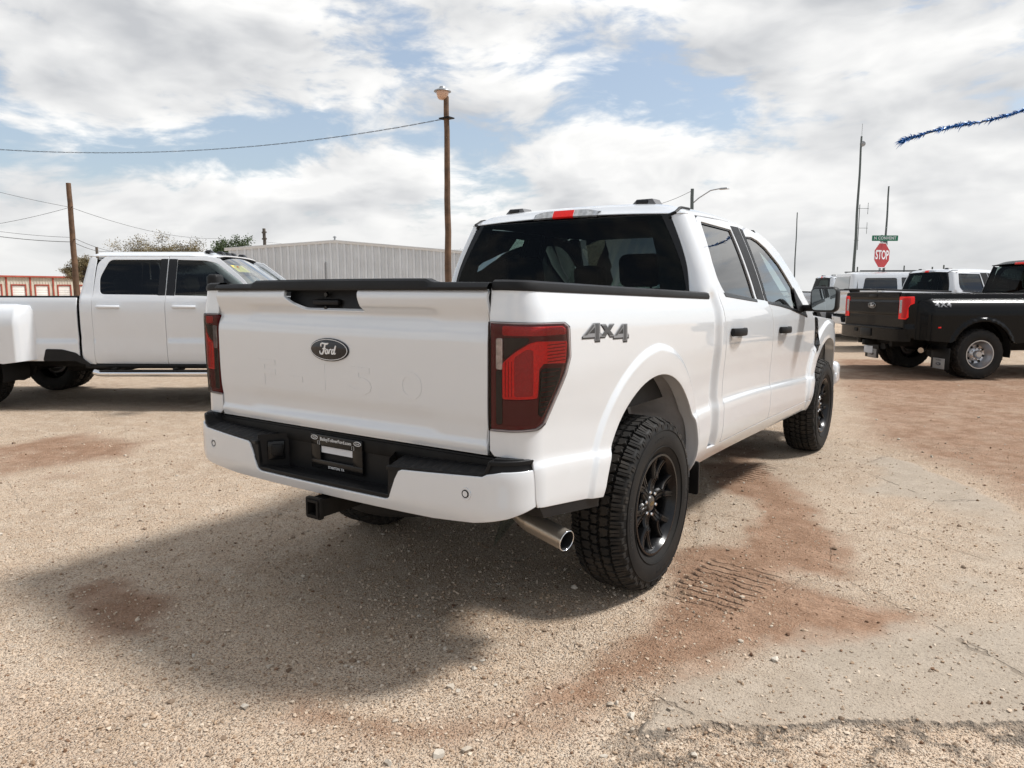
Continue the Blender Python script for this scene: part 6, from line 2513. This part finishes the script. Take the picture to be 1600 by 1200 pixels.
# ------------------------------------------------------------------ loose stones
def stones(name, label, n, size, rmin, rmax, colour, seed, keep):
    rng = np.random.default_rng(seed)
    bm = bmesh.new()
    bmesh.ops.create_icosphere(bm, subdivisions=1, radius=1.0)
    bv = np.array([tuple(v.co) for v in bm.verts])
    bf = np.array([[v.index for v in f.verts] for f in bm.faces])
    bm.free()
    u = rng.random(n)
    r = rmin * (rmax / rmin) ** u
    a = rng.uniform(math.radians(-44), math.radians(44), n)
    P = np.stack([CAM_POS[0] + r * np.sin(YAW + a), CAM_POS[1] + r * np.cos(YAW + a)], 1)
    red, slab, vis, rem, ne = masks(P)
    k = rng.random(n) < keep(red, vis) * (.35 + 1.3 * fbm(P[:, 0] * 2.2, P[:, 1] * 2.2, 4, seed))
    P = P[k]
    n = len(P)
    H = ground_h(P)
    s = size * np.exp(rng.normal(0, .45, n))
    s = np.minimum(s, size * 2.3)
    J = bv[None] * (1 + .28 * rng.normal(size=(n, len(bv), 1)))
    J = J * rng.uniform(.55, 1.2, (n, 1, 3)) * s[:, None, None]
    J[:, :, 2] *= .75
    t = rng.uniform(0, 2 * math.pi, n)
    c, sn = np.cos(t)[:, None], np.sin(t)[:, None]
    X = J[:, :, 0] * c - J[:, :, 1] * sn + P[:, None, 0]
    Y2 = J[:, :, 0] * sn + J[:, :, 1] * c + P[:, None, 1]
    Z = J[:, :, 2] + (H + s * .25)[:, None]
    V = np.stack([X, Y2, Z], -1).reshape(-1, 3)
    F = (bf[None] + (np.arange(n) * len(bv))[:, None, None]).reshape(-1, 3)
    o = add_mesh(name, V, F, None, None, angle=None)
    sh = rng.random(n)
    at_ = o.data.attributes.new('shade', 'FLOAT', 'POINT')
    at_.data.foreach_set('value', np.repeat(sh, len(bv)).astype(np.float32))
    for p in o.data.polygons[:0]:
        pass
    o.data.shade_flat()
    m = bpy.data.materials.new(name)
    m.use_nodes = True
    g = NT(m.node_tree)
    b = m.node_tree.nodes['Principled BSDF']
    b.inputs['Roughness'].default_value = .9
    b.inputs['Specular IOR Level'].default_value = .2
    a_ = g.n('ShaderNodeAttribute')
    a_.attribute_name = 'shade'
    rp = g.n('ShaderNodeValToRGB')
    rp.color_ramp.elements[0].color = c4(colour[0])
    rp.color_ramp.elements[1].color = c4(colour[-1])
    for q, cc in enumerate(colour[1:-1]):
        e = rp.color_ramp.elements.new((q + 1) / (len(colour) - 1))
        e.color = c4(cc)
    g.put(rp.inputs[0], a_.outputs['Fac'])
    g.put(b.inputs['Base Color'], rp.outputs[0])
    o.data.materials.append(m)
    tag(o, label, 'gravel', kind='stuff')
    return o


PAL = [(.22, .145, .095), (.37, .27, .185), (.46, .36, .27), (.50, .405, .31), (.55, .465, .37)]
stones('gravel', 'fine pale gravel strewn over the whole lot', 52000, .0040, .9, 8.0, PAL, 41, lambda red, vis: .85 - .55 * vis - .35 * red)
stones('pebbles', 'scattered larger pale and brown pebbles on the gravel lot', 1700, .0075, 1.1, 13.0, [(.13, .085, .055), (.30, .23, .17), (.42, .36, .29), (.50, .45, .38)], 43, lambda red, vis: .75 - .6 * vis - .2 * red)
stones('soil_crumbs', 'small crumbs of red soil lying on the slab and dirt', 4500, .0045, 1.2, 14.0, [(.11, .06, .037), (.17, .10, .06), (.23, .14, .09)], 45, lambda red, vis: .25 + .6 * red + .15 * vis)
